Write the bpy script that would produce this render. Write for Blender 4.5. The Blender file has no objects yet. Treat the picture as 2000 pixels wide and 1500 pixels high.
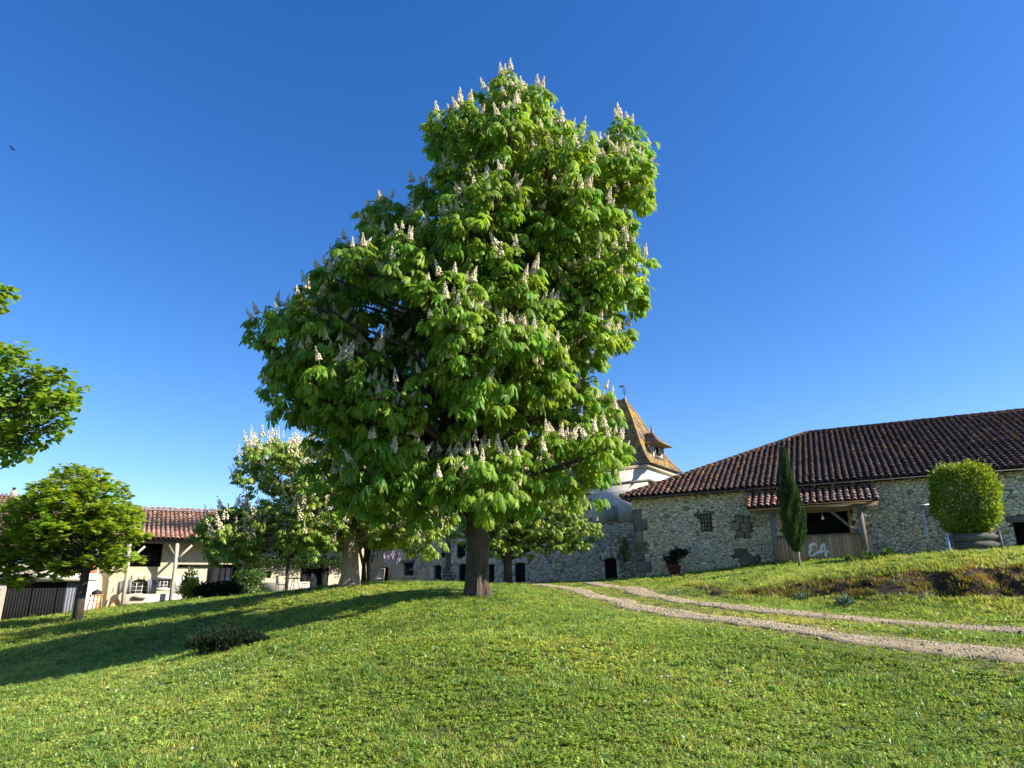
import bpy, math, random
import numpy as np
from mathutils import Vector, Matrix, noise

random.seed(7); RNG = np.random.default_rng(7)
SC = bpy.context.scene
COL = SC.collection

# ------------------------------------------------------------------ camera
F = 1320.0; PITCH = math.radians(17.3); ROLL = math.radians(0.95)
fw = np.array([0, math.cos(PITCH), math.sin(PITCH)])
_r0 = np.array([1.0, 0, 0]); _u0 = np.array([0, -math.sin(PITCH), math.cos(PITCH)])
rt = math.cos(ROLL)*_r0 - math.sin(ROLL)*_u0
up = math.sin(ROLL)*_r0 + math.cos(ROLL)*_u0
EYE = np.array([0, 0, 1.6])
cd = bpy.data.cameras.new('camera'); cam = bpy.data.objects.new('camera', cd); COL.objects.link(cam)
cam.matrix_world = Matrix(((rt[0], up[0], -fw[0], 0), (rt[1], up[1], -fw[1], 0), (rt[2], up[2], -fw[2], 1.6), (0, 0, 0, 1)))
cd.sensor_width = 36; cd.lens = 36*F/2000; cd.clip_end = 6000; cd.clip_start = 0.05
SC.camera = cam

# ------------------------------------------------------------------ light
SUN_EL = math.radians(35); SUN_AZ = math.radians(-14)      # azimuth measured from +X towards +Y
w = bpy.data.worlds.new('World'); SC.world = w; w.use_nodes = True
nt = w.node_tree; nt.nodes.clear()
sky = nt.nodes.new('ShaderNodeTexSky'); sky.sky_type = 'NISHITA'; sky.sun_disc = False
sky.sun_elevation = SUN_EL; sky.sun_rotation = math.radians(90) - SUN_AZ
sky.air_density = 1.0; sky.dust_density = 0.3; sky.ozone_density = 3.0; sky.altitude = 100
hs = nt.nodes.new('ShaderNodeHueSaturation'); hs.inputs['Hue'].default_value = 0.511; hs.inputs['Saturation'].default_value = 1.32
bg = nt.nodes.new('ShaderNodeBackground'); bg.inputs['Strength'].default_value = 0.098
wo = nt.nodes.new('ShaderNodeOutputWorld')
nt.links.new(sky.outputs[0], hs.inputs['Color']); nt.links.new(hs.outputs[0], bg.inputs[0]); nt.links.new(bg.outputs[0], wo.inputs[0])
sd = bpy.data.lights.new('sun', 'SUN'); sd.energy = 5.0; sd.angle = math.radians(0.53); sd.color = (1.0, 0.93, 0.80)
so = bpy.data.objects.new('sun', sd); COL.objects.link(so)
SUNV = Vector((math.cos(SUN_AZ)*math.cos(SUN_EL), math.sin(SUN_AZ)*math.cos(SUN_EL), math.sin(SUN_EL)))
so.rotation_euler = SUNV.to_track_quat('Z', 'Y').to_euler()
vs = SC.view_settings; vs.view_transform = 'Standard'; vs.look = 'None'; vs.gamma = 1; vs.exposure = 1.18; vs.use_curve_mapping = False
SC.cycles.max_bounces = 8; SC.cycles.diffuse_bounces = 4; SC.cycles.transparent_max_bounces = 8

# ------------------------------------------------------------------ helpers
def ray(x, y): return fw + rt*(x-1000)/F - up*(y-750)/F
def at(x, y, Y):
    d = ray(x, y); return EYE + d*Y/d[1]

def tagit(o, label=None, cat=None, group=None, kind=None):
    if label: o['label'] = label
    if cat: o['category'] = cat
    if group: o['group'] = group
    if kind: o['kind'] = kind
    return o
def empty(name, loc, label=None, cat=None, group=None):
    o = bpy.data.objects.new(name, None); COL.objects.link(o); o.location = loc
    o.empty_display_size = 0.2
    return tagit(o, label, cat, group)
def link(name, me, parent=None, mat=None, loc=None):
    o = bpy.data.objects.new(name, me); COL.objects.link(o)
    if mat is not None and len(me.materials) == 0: me.materials.append(mat)
    if parent is not None:
        o.parent = parent
        if loc is None:
            o.matrix_parent_inverse = Matrix.Translation(-wloc(parent))
    if loc is not None: o.location = loc
    return o
def wloc(o):
    # all parents here are unrotated; world location is the sum of the offsets
    v = Vector(o.location); p = o
    v = p.matrix_parent_inverse @ v if p.parent else v
    while p.parent: 
        p = p.parent
        v = (p.matrix_parent_inverse @ Vector(p.location) if p.parent else Vector(p.location)) + v
    return v

def raw_mesh(name, V, T, tint=None, smooth=False):
    """V (n,3) T (m,3) triangles, tint (n,3) point colours"""
    me = bpy.data.meshes.new(name)
    V = np.asarray(V, np.float32); T = np.asarray(T, np.int32)
    me.vertices.add(len(V)); me.vertices.foreach_set('co', V.ravel())
    me.loops.add(T.size); me.loops.foreach_set('vertex_index', T.ravel())
    me.polygons.add(len(T)); me.polygons.foreach_set('loop_start', np.arange(0, T.size, 3, dtype=np.int32))
    if smooth: me.polygons.foreach_set('use_smooth', np.ones(len(T), bool))
    me.update(calc_edges=True)
    if tint is None: tint = np.ones((len(V), 3), np.float32)
    a = me.color_attributes.new('tint', 'FLOAT_COLOR', 'POINT')
    c = np.ones((len(V), 4), np.float32); c[:, :3] = tint
    a.data.foreach_set('color', c.ravel())
    return me

class MB:
    """collects shapes for ONE mesh object"""
    def __init__(s): s.v = []; s.f = []; s.t = []
    def add(s, V, Fc, tint=(1, 1, 1)):
        b = len(s.v); s.v += [tuple(map(float, p)) for p in V]
        for q in Fc:
            for k in range(1, len(q)-1): s.f.append((b+q[0], b+q[k], b+q[k+1]))
        s.t += [tint]*len(V); return s
    def box8(s, P, tint=(1, 1, 1)):
        return s.add(P, [(0, 3, 2, 1), (4, 5, 6, 7), (0, 1, 5, 4), (1, 2, 6, 5), (2, 3, 7, 6), (3, 0, 4, 7)], tint)
    def beam(s, a, b, wdt, hgt, tint=(1, 1, 1), upv=(0, 0, 1)):
        a = np.array(a, float); b = np.array(b, float); d = b-a; d /= np.linalg.norm(d)
        u = np.array(upv, float)
        if abs(d@u) > .95: u = np.array([0, 1.0, 0]) if abs(d[1]) < .9 else np.array([1.0, 0, 0])
        x = np.cross(d, u); x /= np.linalg.norm(x); u = np.cross(x, d)
        P = []
        for e in (a, b):
            for sx, su in ((-1, -1), (1, -1), (1, 1), (-1, 1)): P.append(e + x*sx*wdt/2 + u*su*hgt/2)
        return s.box8(P, tint)
    def tube(s, pts, rad, n=8, tint=(1, 1, 1), cap=True, rough=0.0):
        pts = [np.array(p, float) for p in pts]; m = len(pts)
        b = len(s.v); ref = None
        for i, p in enumerate(pts):
            d = pts[min(i+1, m-1)] - pts[max(i-1, 0)]; d /= (np.linalg.norm(d)+1e-9)
            if ref is None:
                ref = np.cross(d, [0.3, 1, 0.1]) if abs(d[2]) > .5 else np.cross(d, [0, 0, 1])
            x = ref - d*(ref@d); x /= (np.linalg.norm(x)+1e-9); ref = x; y = np.cross(d, x)
            for k in range(n):
                a = 2*math.pi*k/n
                r = rad[i]
                if rough: r *= 1 + rough*noise.noise(Vector((p[0]*3+math.cos(a)*1.7, p[1]*3+math.sin(a)*1.7, p[2]*1.2)))
                s.v.append(tuple(p + r*(x*math.cos(a) + y*math.sin(a)))); s.t.append(tint)
        for i in range(m-1):
            for k in range(n):
                a0 = b+i*n+k; a1 = b+i*n+(k+1) % n
                s.f.append((a0, a1, a1+n)); s.f.append((a0, a1+n, a0+n))
        if cap:
            for k in range(1, n-1): s.f.append((b, b+k+1, b+k))
            e = b+(m-1)*n
            for k in range(1, n-1): s.f.append((e, e+k, e+k+1))
        return s
    def lathe(s, c, prof, n=16, tint=(1, 1, 1)):
        b = len(s.v)
        for r, z in prof:
            for k in range(n):
                a = 2*math.pi*k/n; s.v.append((c[0]+r*math.cos(a), c[1]+r*math.sin(a), c[2]+z)); s.t.append(tint)
        for i in range(len(prof)-1):
            for k in range(n):
                a0 = b+i*n+k; a1 = b+i*n+(k+1) % n
                s.f.append((a0, a1, a1+n)); s.f.append((a0, a1+n, a0+n))
        return s
    def mesh(s, name, smooth=False): return raw_mesh(name, s.v, s.f, s.t, smooth)
    def build(s, name, mat, parent=None, smooth=False):
        if not s.v: return None
        return link(name, s.mesh(name, smooth), parent, mat)

def merged(name, tv, tf, R, P, tints, smooth=False, vt=None):
    """template tv,tf repeated with matrices R (k,3,3) and positions P (k,3)"""
    k = len(P); n = len(tv)
    V = np.einsum('kij,nj->kni', R, tv) + P[:, None, :]
    T = (np.asarray(tf)[None] + (np.arange(k)*n)[:, None, None]).reshape(-1, 3)
    C = np.repeat(tints[:, None, :], n, 1)
    if vt is not None: C = C*vt[None]
    return raw_mesh(name, V.reshape(-1, 3), T, C.reshape(-1, 3), smooth)

# ------------------------------------------------------------------ materials
def mat(name, col, rough=.8, var=.25, scale=6.0, bump=.3, bscale=None, tint=True, spec=.3, metal=0.0, col2=None, dist=.01, stretch=(1, 1, 1), detail=6, blotch=None, bcol=None, bthr=(.5, .62), bsc=1.5):
    m = bpy.data.materials.new(name); m.use_nodes = True
    nt = m.node_tree; N = nt.nodes; L = nt.links; N.clear()
    out = N.new('ShaderNodeOutputMaterial'); p = N.new('ShaderNodeBsdfPrincipled')
    L.new(p.outputs[0], out.inputs[0])
    p.inputs['Roughness'].default_value = rough; p.inputs['Specular IOR Level'].default_value = spec; p.inputs['Metallic'].default_value = metal
    tc = N.new('ShaderNodeTexCoord'); mp = N.new('ShaderNodeMapping'); mp.inputs['Scale'].default_value = stretch
    L.new(tc.outputs['Object'], mp.inputs[0])
    no = N.new('ShaderNodeTexNoise'); no.inputs['Scale'].default_value = scale; no.inputs['Detail'].default_value = detail; no.inputs['Roughness'].default_value = .65
    L.new(mp.outputs[0], no.inputs['Vector'])
    cr = N.new('ShaderNodeValToRGB'); cr.color_ramp.elements[0].position = .3; cr.color_ramp.elements[1].position = .7
    c2 = col2 or tuple(min(1, c*(1+var)) for c in col); c1 = tuple(c*(1-var) for c in col) if col2 is None else col
    cr.color_ramp.elements[0].color = (*c1, 1); cr.color_ramp.elements[1].color = (*c2, 1)
    L.new(no.outputs['Fac'], cr.inputs[0]); last = cr.outputs[0]
    if bcol:
        n3 = N.new('ShaderNodeTexNoise'); n3.inputs['Scale'].default_value = bsc; n3.inputs['Detail'].default_value = 7; n3.inputs['Roughness'].default_value = .7
        L.new(tc.outputs['Object'], n3.inputs['Vector'])
        r3 = N.new('ShaderNodeMapRange'); r3.inputs['From Min'].default_value = bthr[0]; r3.inputs['From Max'].default_value = bthr[1]
        L.new(n3.outputs['Fac'], r3.inputs['Value'])
        mx = N.new('ShaderNodeMix'); mx.data_type = 'RGBA'; L.new(r3.outputs[0], mx.inputs['Factor']); L.new(last, mx.inputs['A']); mx.inputs['B'].default_value = (*bcol, 1)
        last = mx.outputs['Result']
    if tint:
        at_ = N.new('ShaderNodeAttribute'); at_.attribute_name = 'tint'
        mx = N.new('ShaderNodeMix'); mx.data_type = 'RGBA'; mx.blend_type = 'MULTIPLY'; mx.inputs['Factor'].default_value = 1
        L.new(last, mx.inputs['A']); L.new(at_.outputs['Color'], mx.inputs['B']); last = mx.outputs['Result']
    L.new(last, p.inputs['Base Color'])
    if bump:
        n2 = N.new('ShaderNodeTexNoise'); n2.inputs['Scale'].default_value = bscale or scale*4; n2.inputs['Detail'].default_value = 8; n2.inputs['Roughness'].default_value = .7
        L.new(mp.outputs[0], n2.inputs['Vector'])
        b = N.new('ShaderNodeBump'); b.inputs['Strength'].default_value = bump; b.inputs['Distance'].default_value = dist
        L.new(n2.outputs['Fac'], b.inputs['Height']); L.new(b.outputs[0], p.inputs['Normal'])
    return m

def leafmat(name, col, tcol, tr=.35, rough=.45, spec=.35, inst=False):
    m = bpy.data.materials.new(name); m.use_nodes = True
    nt = m.node_tree; N = nt.nodes; L = nt.links; N.clear()
    out = N.new('ShaderNodeOutputMaterial'); p = N.new('ShaderNodeBsdfPrincipled'); t = N.new('ShaderNodeBsdfTranslucent'); mixs = N.new('ShaderNodeMixShader')
    p.inputs['Roughness'].default_value = rough; p.inputs['Specular IOR Level'].default_value = spec
    a = N.new('ShaderNodeAttribute'); a.attribute_name = 'tint'
    def mul(c, src=None):
        mx = N.new('ShaderNodeMix'); mx.data_type = 'RGBA'; mx.blend_type = 'MULTIPLY'; mx.inputs['Factor'].default_value = 1
        if isinstance(c, tuple): mx.inputs['A'].default_value = (*c, 1)
        else: L.new(c, mx.inputs['A'])
        L.new(src or a.outputs['Color'], mx.inputs['B']); return mx.outputs['Result']
    c1 = mul(col); c2 = mul(tcol)
    if inst:
        ia = N.new('ShaderNodeAttribute'); ia.attribute_type = 'INSTANCER'; ia.attribute_name = 'itint'
        c1 = mul(c1, ia.outputs['Color']); c2 = mul(c2, ia.outputs['Color'])
    L.new(c1, p.inputs['Base Color']); L.new(c2, t.inputs['Color'])
    mixs.inputs[0].default_value = tr; L.new(p.outputs[0], mixs.inputs[1]); L.new(t.outputs[0], mixs.inputs[2]); L.new(mixs.outputs[0], out.inputs[0])
    return m

M = {}
M['lawn'] = mat('lawn_soil', (.03, .042, .012), .95, .35, 1.2, .6, 30, tint=False, col2=(.065, .085, .02), bcol=(.10, .085, .04), bthr=(.60, .75), bsc=.9, dist=.02)
M['gravel'] = mat('gravel', (.25, .185, .11), .95, .3, 26, 1.0, 60, tint=False, col2=(.44, .345, .225), bcol=(.16, .14, .06), bthr=(.48, .64), bsc=2.6, dist=.02)
M['pebble'] = mat('pebble', (.37, .31, .22), .9, .2, 20, .2)
M['soil'] = mat('soil', (.032, .022, .014), .95, .4, 6, .8, 30, tint=False, dist=.03)
M['stone'] = mat('limestone', (.72, .61, .43), .92, .22, 9, .7, 30, dist=.012, bcol=(.34, .30, .23), bthr=(.58, .78), bsc=4.5)
M['stone_grey'] = mat('grey_stone', (.62, .50, .34), .92, .25, 7, .6, 28, dist=.012, bcol=(.25, .22, .18), bthr=(.5, .7), bsc=3.0)
M['mortar'] = mat('mortar', (.12, .09, .055), .95, .35, 8, .6, 40, tint=False, dist=.01)
M['dressed'] = mat('dressed_stone', (.33, .285, .22), .92, .3, 4, .5, 30, bcol=(.17, .15, .125), bthr=(.45, .65), bsc=2.5)
M['render_grey'] = mat('grey_render', (.52, .46, .37), .95, .2, 5, .4, 25, bcol=(.42, .38, .31), bthr=(.4, .8), bsc=2.6, tint=False)
M['limewash'] = mat('limewashed_rubble', (.62, .52, .355), .92, .14, 3.5, 1.0, 7, bcol=(.47, .40, .28), bthr=(.5, .75), bsc=1.4, dist=.05, tint=False)
M['plaster'] = mat('cream_plaster', (.66, .62, .54), .9, .1, 3, .3, 25, bcol=(.5, .47, .41), bthr=(.52, .8), bsc=1.2)
M['plaster_warm'] = mat('warm_plaster', (.60, .53, .42), .9, .1, 3, .3, 25, bcol=(.47, .42, .34), bthr=(.52, .8), bsc=1.2)
M['white'] = mat('white_paint', (.74, .73, .70), .6, .06, 6, .1)
M['tile'] = mat('old_clay_tile', (.108, .074, .065), .85, .4, 9, .5, 40, bcol=(.24, .19, .15), bthr=(.57, .72), bsc=7)
M['tile_bed'] = mat('channel_tile_painted_shade', (.022, .015, .013), .95, .4, 6, .3, 30, tint=False)  # near-black, so shade in the gaps between cover tiles is in the colour
M['flat_tile'] = mat('lichened_flat_tile', (.19, .14, .10), .9, .35, 7, .6, 30, bcol=(.45, .28, .045), bthr=(.46, .64), bsc=1.1)
M['wood_grey'] = mat('weathered_timber', (.20, .17, .14), .85, .35, 5, .6, 20, stretch=(6, 6, 1), dist=.008)
M['wood_pale'] = mat('pale_timber', (.42, .37, .31), .85, .25, 5, .6, 20, stretch=(6, 6, 1), dist=.008)
M['wood_brown'] = mat('brown_planks', (.52, .32, .17), .8, .2, 4, .35, 18, stretch=(7, 7, .7), dist=.006)
M['wood_dark'] = mat('dark_boards', (.12, .115, .10), .85, .3, 5, .2, 18)
M['black_paint'] = mat('black_paint', (.012, .012, .013), .75, .25, 6, .15, spec=.12)
M['shutter'] = mat('grey_blue_paint_and_sun_patch', (.16, .165, .19), .6, .1, 6, .1)  # shutter paint; also the sun patch painted on the garage planks
M['interior'] = mat('unlit_interior_black', (.012, .012, .013), .95, .3, 3, 0)  # near-black colour stands in for unlit depth behind openings
M['iron'] = mat('wrought_iron', (.03, .028, .026), .6, .3, 8, .2, metal=.4)
M['galv'] = mat('galvanised_steel', (.50, .53, .58), .45, .1, 8, .1, metal=.6)
M['paint_sign'] = mat('sign_paint', (.84, .80, .70), .8, .08, 20, .1)
M['orange_wood'] = mat('orange_wood', (.52, .22, .08), .6, .2, 6, .2)
M['terracotta'] = mat('red_glazed_pot', (.12, .03, .03), .5, .3, 5, .1)
M['brick'] = mat('red_brick', (.42, .13, .07), .9, .2, 6, .4)
M['bark'] = mat('chestnut_bark', (.050, .036, .026), .95, .5, 5, 1.0, 14, stretch=(2.2, 2.2, .5), dist=.045, col2=(.12, .09, .065), bcol=(.06, .062, .028), bthr=(.6, .75), bsc=2.0)
M['bark_pale'] = mat('pale_bark', (.30, .24, .19), .95, .3, 5, 1.0, 14, stretch=(2.2, 2.2, .4), dist=.03)
M['bark_dark'] = mat('dark_bark', (.06, .048, .038), .95, .4, 5, .8, 14, stretch=(2, 2, .5), dist=.03)
M['leaf'] = leafmat('chestnut_leaf', (.138, .243, .025), (.34, .54, .03), .36, .5, .22)
M['leaf2'] = leafmat('distant_chestnut_leaf', (.19, .29, .04), (.24, .42, .03), .32, .5)
M['leaf_maple'] = leafmat('maple_leaf', (.18, .29, .025), (.44, .60, .03), .45, .5, .2)
M['leaf_linden'] = leafmat('linden_leaf', (.12, .20, .02), (.26, .44, .03), .38, .5)
M['leaf_dark'] = leafmat('dark_conifer_foliage', (.018, .030, .014), (.03, .05, .02), .1, .8, .05)
M['leaf_cypress'] = leafmat('cypress_foliage', (.038, .085, .020), (.07, .14, .02), .2, .6)
M['leaf_bamboo'] = leafmat('bamboo_leaf', (.17, .25, .025), (.36, .46, .03), .35, .5)
M['leaf_shrub'] = leafmat('shrub_leaf', (.06, .11, .025), (.12, .2, .03), .25, .6)
M['leaf_silver'] = leafmat('silver_leaf', (.20, .26, .17), (.15, .25, .1), .2, .7)
M['leaf_wisteria'] = leafmat('wisteria_leaf', (.22, .28, .03), (.4, .45, .04), .4, .6)
M['petal'] = leafmat('cream_petal', (.90, .84, .68), (.85, .77, .56), .25, .7, .2)
M['petal_lilac'] = leafmat('lilac_petal', (.55, .45, .68), (.5, .4, .6), .3, .7, .2)
M['grass'] = leafmat('grass_blade', (.265, .345, .075), (.46, .56, .08), .42, .4, .35, inst=True)
M['daisy'] = leafmat('daisy_petal', (.8, .8, .76), (.6, .6, .5), .2, .7)
M['bulb'] = mat('frosted_bulb', (.75, .73, .66), .3, .05, 5, 0)
def glassmat():
    m = bpy.data.materials.new('window_glass'); m.use_nodes = True
    p = m.node_tree.nodes['Principled BSDF']; p.inputs['Base Color'].default_value = (.02, .025, .03, 1); p.inputs['Roughness'].default_value = .06
    p.inputs['Specular IOR Level'].default_value = .8
    return m
M['glass'] = glassmat()

# ------------------------------------------------------------------ terrain
CP = []
def g(x, y, Y): CP.append(tuple(at(x, y, Y)))
for p in [(0, 0, 0), (-6, -5, -.6), (6, -5, .2), (16, -2, .5), (-16, -2, -1.2), (-20, 8, -.9), (3.2, 3, .1), (-3.5, 3, -.1)]: CP.append(p)
for a in [(1000, 1500, 6), (0, 1500, 7.6), (2000, 1500, 6.2), (500, 1350, 9.5), (930, 1250, 10.5), (930, 1165, 17), (0, 1350, 15.3), (0, 1305, 20),
          (0, 1265, 25), (0, 1213, 36), (0, 1225, 30), (500, 1270, 13.5), (500, 1235, 18.5), (500, 1200, 22), (300, 1300, 14.5), (250, 1240, 22), (250, 1200, 28),
          (250, 1186, 34), (150, 1197, 35), (350, 1175, 34), (500, 1165, 34), (680, 1145, 25), (760, 1165, 18), (850, 1146, 32), (1040, 1141, 34),
          (1500, 1300, 9), (2000, 1400, 7.5), (1112, 1150, 26), (1175, 1170, 21), (1250, 1190, 17), (1350, 1206, 14), (1500, 1222, 12), (1250, 1158, 23), (1300, 1168, 20), (1375, 1179, 17), (1425, 1186, 15.5), (1500, 1194, 14.2), (1700, 1254, 10.5), (1700, 1213, 12.8),
          (2000, 1281, 9.3), (2000, 1233, 11.5), (1200, 1148, 27),
          (1700, 1168, 15.6), (1700, 1130, 16.5), (1500, 1168, 18.4), (1500, 1151, 19.2), (2000, 1165, 13.8), (2000, 1110, 14.7), (1850, 1167, 14.6), (1850, 1119, 15.5),
          (1600, 1168, 17), (1600, 1137, 17.8), (1400, 1168, 20.5), (1400, 1156, 21.3), (1400, 1131, 26), (1600, 1116, 22), (1600, 1104, 26), (1500, 1116, 25), (1700, 1110, 22), (1800, 1102, 22), (2000, 1092, 19),
          (1232, 1132, 33), (1500, 1102, 30), (1750, 1085, 28), (2000, 1070, 26.3), (1300, 1142, 25)]: g(*a)
_x, _y, _z = at(2000, 1070, 26.3); CP.append((_x+6, _y-4, _z)); _x, _y, _z = at(2000, 1090, 14.7); CP.append((_x+7, _y-2, _z+.3)); _x, _y, _z = at(2000, 1165, 13.8); CP.append((_x+6, _y-3, _z))
for p in [(0, 44, 2.2), (-12, 45, 2.2), (8, 46, 2.2), (20, 46, 2.6), (-28, 45, .9), (-20, 44, 1.6), (25, 35, 3.0), (-32, 20, -.3), (-32, 32, .2)]: CP.append(p)
CP = np.array(CP)
def tps_k(d2): return 0.5*d2*np.log(d2+1e-9)
_n = len(CP); _D = ((CP[:, None, :2]-CP[None, :, :2])**2).sum(-1)
_A = np.zeros((_n+3, _n+3)); _A[:_n, :_n] = tps_k(_D) + np.eye(_n)*0.004; _A[:_n, _n] = 1; _A[:_n, _n+1:] = CP[:, :2]; _A[_n:, :_n] = _A[:_n, _n:].T
_W = np.linalg.solve(_A, np.concatenate([CP[:, 2], [0, 0, 0]]))
def Hn(X, Y):
    X = np.clip(np.asarray(X, float), -33, 27); Y = np.clip(np.asarray(Y, float), -6, 48); sh = X.shape
    X = X.ravel(); Y = Y.ravel(); o = np.empty(len(X))
    for i in range(0, len(X), 20000):
        x = X[i:i+20000]; y = Y[i:i+20000]
        d = (x[:, None]-CP[None, :, 0])**2 + (y[:, None]-CP[None, :, 1])**2
        o[i:i+20000] = tps_k(d)@_W[:_n] + _W[_n] + _W[_n+1]*x + _W[_n+2]*y
    return o.reshape(sh)
def H(x, y): return float(Hn(np.array([x]), np.array([y]))[0])

# bank mask : band between foot and crest of the cut bank
bank_lo = np.array([at(*a)[:2] for a in [(1330, 1160, 24), (1400, 1168, 20.5), (1500, 1168, 18.4), (1600, 1168, 17), (1700, 1168, 15.6), (1850, 1167, 14.6), (2000, 1165, 13.8)]])
bank_hi = np.array([at(*a)[:2] for a in [(1330, 1155, 24.8), (1400, 1150, 21.3), (1500, 1142, 19.2), (1600, 1125, 17.8), (1700, 1112, 16.5), (1850, 1098, 15.5), (2000, 1090, 14.7)]])
bank_lo = np.vstack([bank_lo, bank_lo[-1]+[5, -2.6]]); bank_hi = np.vstack([bank_hi, bank_hi[-1]+[5, -2.4]])
def bankf(X, Y):
    """0..1 inside the bank face, else outside that range"""
    lo = np.interp(X, bank_lo[:, 0], bank_lo[:, 1], left=1e3, right=1e3); hi = np.interp(X, bank_hi[:, 0], bank_hi[:, 1], left=1e3+1, right=1e3+1)
    return np.where(X < bank_hi[0, 0]+.02, -99.0, (Y-lo)/np.maximum(np.minimum(hi-lo, 3), .2))

xs = np.concatenate([[-3000, -900, -250, -90, -50], np.arange(-34, -14, .5), np.arange(-14, 27.1, .22), [35, 55, 100, 250, 900, 3000]])
ys = np.concatenate([[-3000, -900, -200, -60, -20, -9], np.arange(-5, 4, 1.0), np.arange(4, 22, .22), np.arange(22, 50, .5), [60, 90, 160, 400, 1200, 4000]])
GX, GY = np.meshgrid(xs, ys); GZ = Hn(GX, GY)
bf = bankf(GX, GY); onb = np.clip(1-np.abs(bf-.5)*1.7, 0, 1)
nz = np.array([noise.fractal(Vector((x*1.6, y*1.6, 3.1)), 1, 2, 4) for x, y in zip(GX.ravel(), GY.ravel())]).reshape(GX.shape)
GZ = GZ + onb*nz*.55 + nz*.012
ny, nx = GX.shape
V = np.stack([GX, GY, GZ], -1).reshape(-1, 3)
i0 = (np.arange(ny-1)[:, None]*nx + np.arange(nx-1)[None]).ravel()
T = np.concatenate([np.stack([i0, i0+1, i0+nx+1], 1), np.stack([i0, i0+nx+1, i0+nx], 1)])
me = raw_mesh('lawn', V, T, None, True)
lawn = link('lawn_ground', me, None, M['lawn']); tagit(lawn, 'mown green lawn rising to a low crest around the big chestnut tree', kind='structure')
_gz = GZ
me.materials.append(M['soil'])
_cx = (GX[:-1, :-1]+GX[1:, 1:])/2; _cy = (GY[:-1, :-1]+GY[1:, 1:])/2; _b = bankf(_cx, _cy).ravel()
_nz = np.array([noise.noise(Vector((x*1.3, y*1.3, 8))) for x, y in zip(_cx.ravel(), _cy.ravel())])
_m = ((_b > -.25+.5*_nz) & (_b < 1.15+.3*_nz) & (_b > -1) & (_b < 2)).astype(np.int32)
me.polygons.foreach_set('material_index', np.concatenate([_m, _m]))
def Hg(X, Y):
    """height of the built ground mesh (bilinear)"""
    X = np.asarray(X, float); Y = np.asarray(Y, float)
    ix = np.clip(np.searchsorted(xs, X)-1, 0, nx-2); iy = np.clip(np.searchsorted(ys, Y)-1, 0, ny-2)
    fx = (X-xs[ix])/(xs[ix+1]-xs[ix]); fy = (Y-ys[iy])/(ys[iy+1]-ys[iy])
    return (_gz[iy, ix]*(1-fx)+_gz[iy, ix+1]*fx)*(1-fy)+(_gz[iy+1, ix]*(1-fx)+_gz[iy+1, ix+1]*fx)*fy
def hg(x, y): return float(Hg(np.array([x]), np.array([y]))[0])

# bare soil patches on the bank face
mb = MB()

# ------------------------------------------------------------------ track (two wheel ruts)
def catmull(P, step=.15):
    P = np.array(P, float); out = []
    for i in range(len(P)-1):
        p0 = P[max(i-1, 0)]; p1 = P[i]; p2 = P[i+1]; p3 = P[min(i+2, len(P)-1)]
        n = max(2, int(np.linalg.norm(p2-p1)/step))
        for k in range(n):
            t = k/n; out.append(.5*((2*p1)+(-p0+p2)*t+(2*p0-5*p1+4*p2-p3)*t*t+(-p0+3*p1-3*p2+p3)*t**3))
    out.append(P[-1]); return np.array(out)
def rp(x, y, Y): return at(x, y, Y)[:2]
lowr = [rp(1035, 1138, 35), rp(1058, 1142, 31), rp(1112, 1150, 26), rp(1175, 1170, 21), rp(1250, 1190, 17), rp(1350, 1206, 14), rp(1500, 1222, 12), rp(1700, 1254, 10.5), rp(2000, 1281, 9.3)]
uppr = [rp(1136, 1139, 35), rp(1160, 1142, 31), rp(1200, 1148, 27), rp(1250, 1158, 23), rp(1300, 1168, 20), rp(1375, 1179, 17), rp(1425, 1186, 15.5), rp(1500, 1194, 14.2), rp(1700, 1213, 12.8), rp(2000, 1233, 11.5)]
lowr.append(lowr[-1]+(lowr[-1]-lowr[-2])*1.5); uppr.append(uppr[-1]+(uppr[-1]-uppr[-2])*1.5)
RUTS = [catmull(lowr), catmull(uppr)]
def rutdist(X, Y):
    best = np.full(X.shape, 1e9)
    for R in RUTS:
        for i in range(0, len(X), 20000):
            d = np.sqrt(((X[i:i+20000, None]-R[None, :, 0])**2+(Y[i:i+20000, None]-R[None, :, 1])**2).min(1)); best[i:i+20000] = np.minimum(best[i:i+20000], d)
    return best
track = empty('gravel_track', tuple(RUTS[0][0]) + (0,)); tagit(track, 'pale gravel farm track of two wheel ruts curving right across the lawn', kind='structure')
for R in RUTS:
    m_ = MB(); n = len(R)
    for i in range(n):
        d = R[min(i+1, n-1)]-R[max(i-1, 0)]; d /= np.linalg.norm(d); nn = np.array([-d[1], d[0]])
        wl = .33 + .17*noise.noise(Vector((R[i][0]*1.3, R[i][1]*1.3, 0))) + .16*noise.noise(Vector((R[i][0]*5, R[i][1]*5, 2)))
        wr = .33 + .17*noise.noise(Vector((R[i][0]*1.3, R[i][1]*1.3, 9))) + .16*noise.noise(Vector((R[i][0]*5, R[i][1]*5, 5)))
        for k, q in enumerate((-wr-.03, -wr, -wr*.5, 0, wl*.5, wl, wl+.03)):
            p = R[i]+nn*q; z = hg(*p) + (.03 if 0 < k < 6 else -.03)
            m_.v.append((p[0], p[1], z)); m_.t.append((1, 1, 1))
    for i in range(n-1):
        for k in range(6):
            a = i*7+k; m_.f += [(a, a+1, a+8), (a, a+8, a+7)]
    m_.build('wheel_rut', M['gravel'], track, True)
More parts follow.
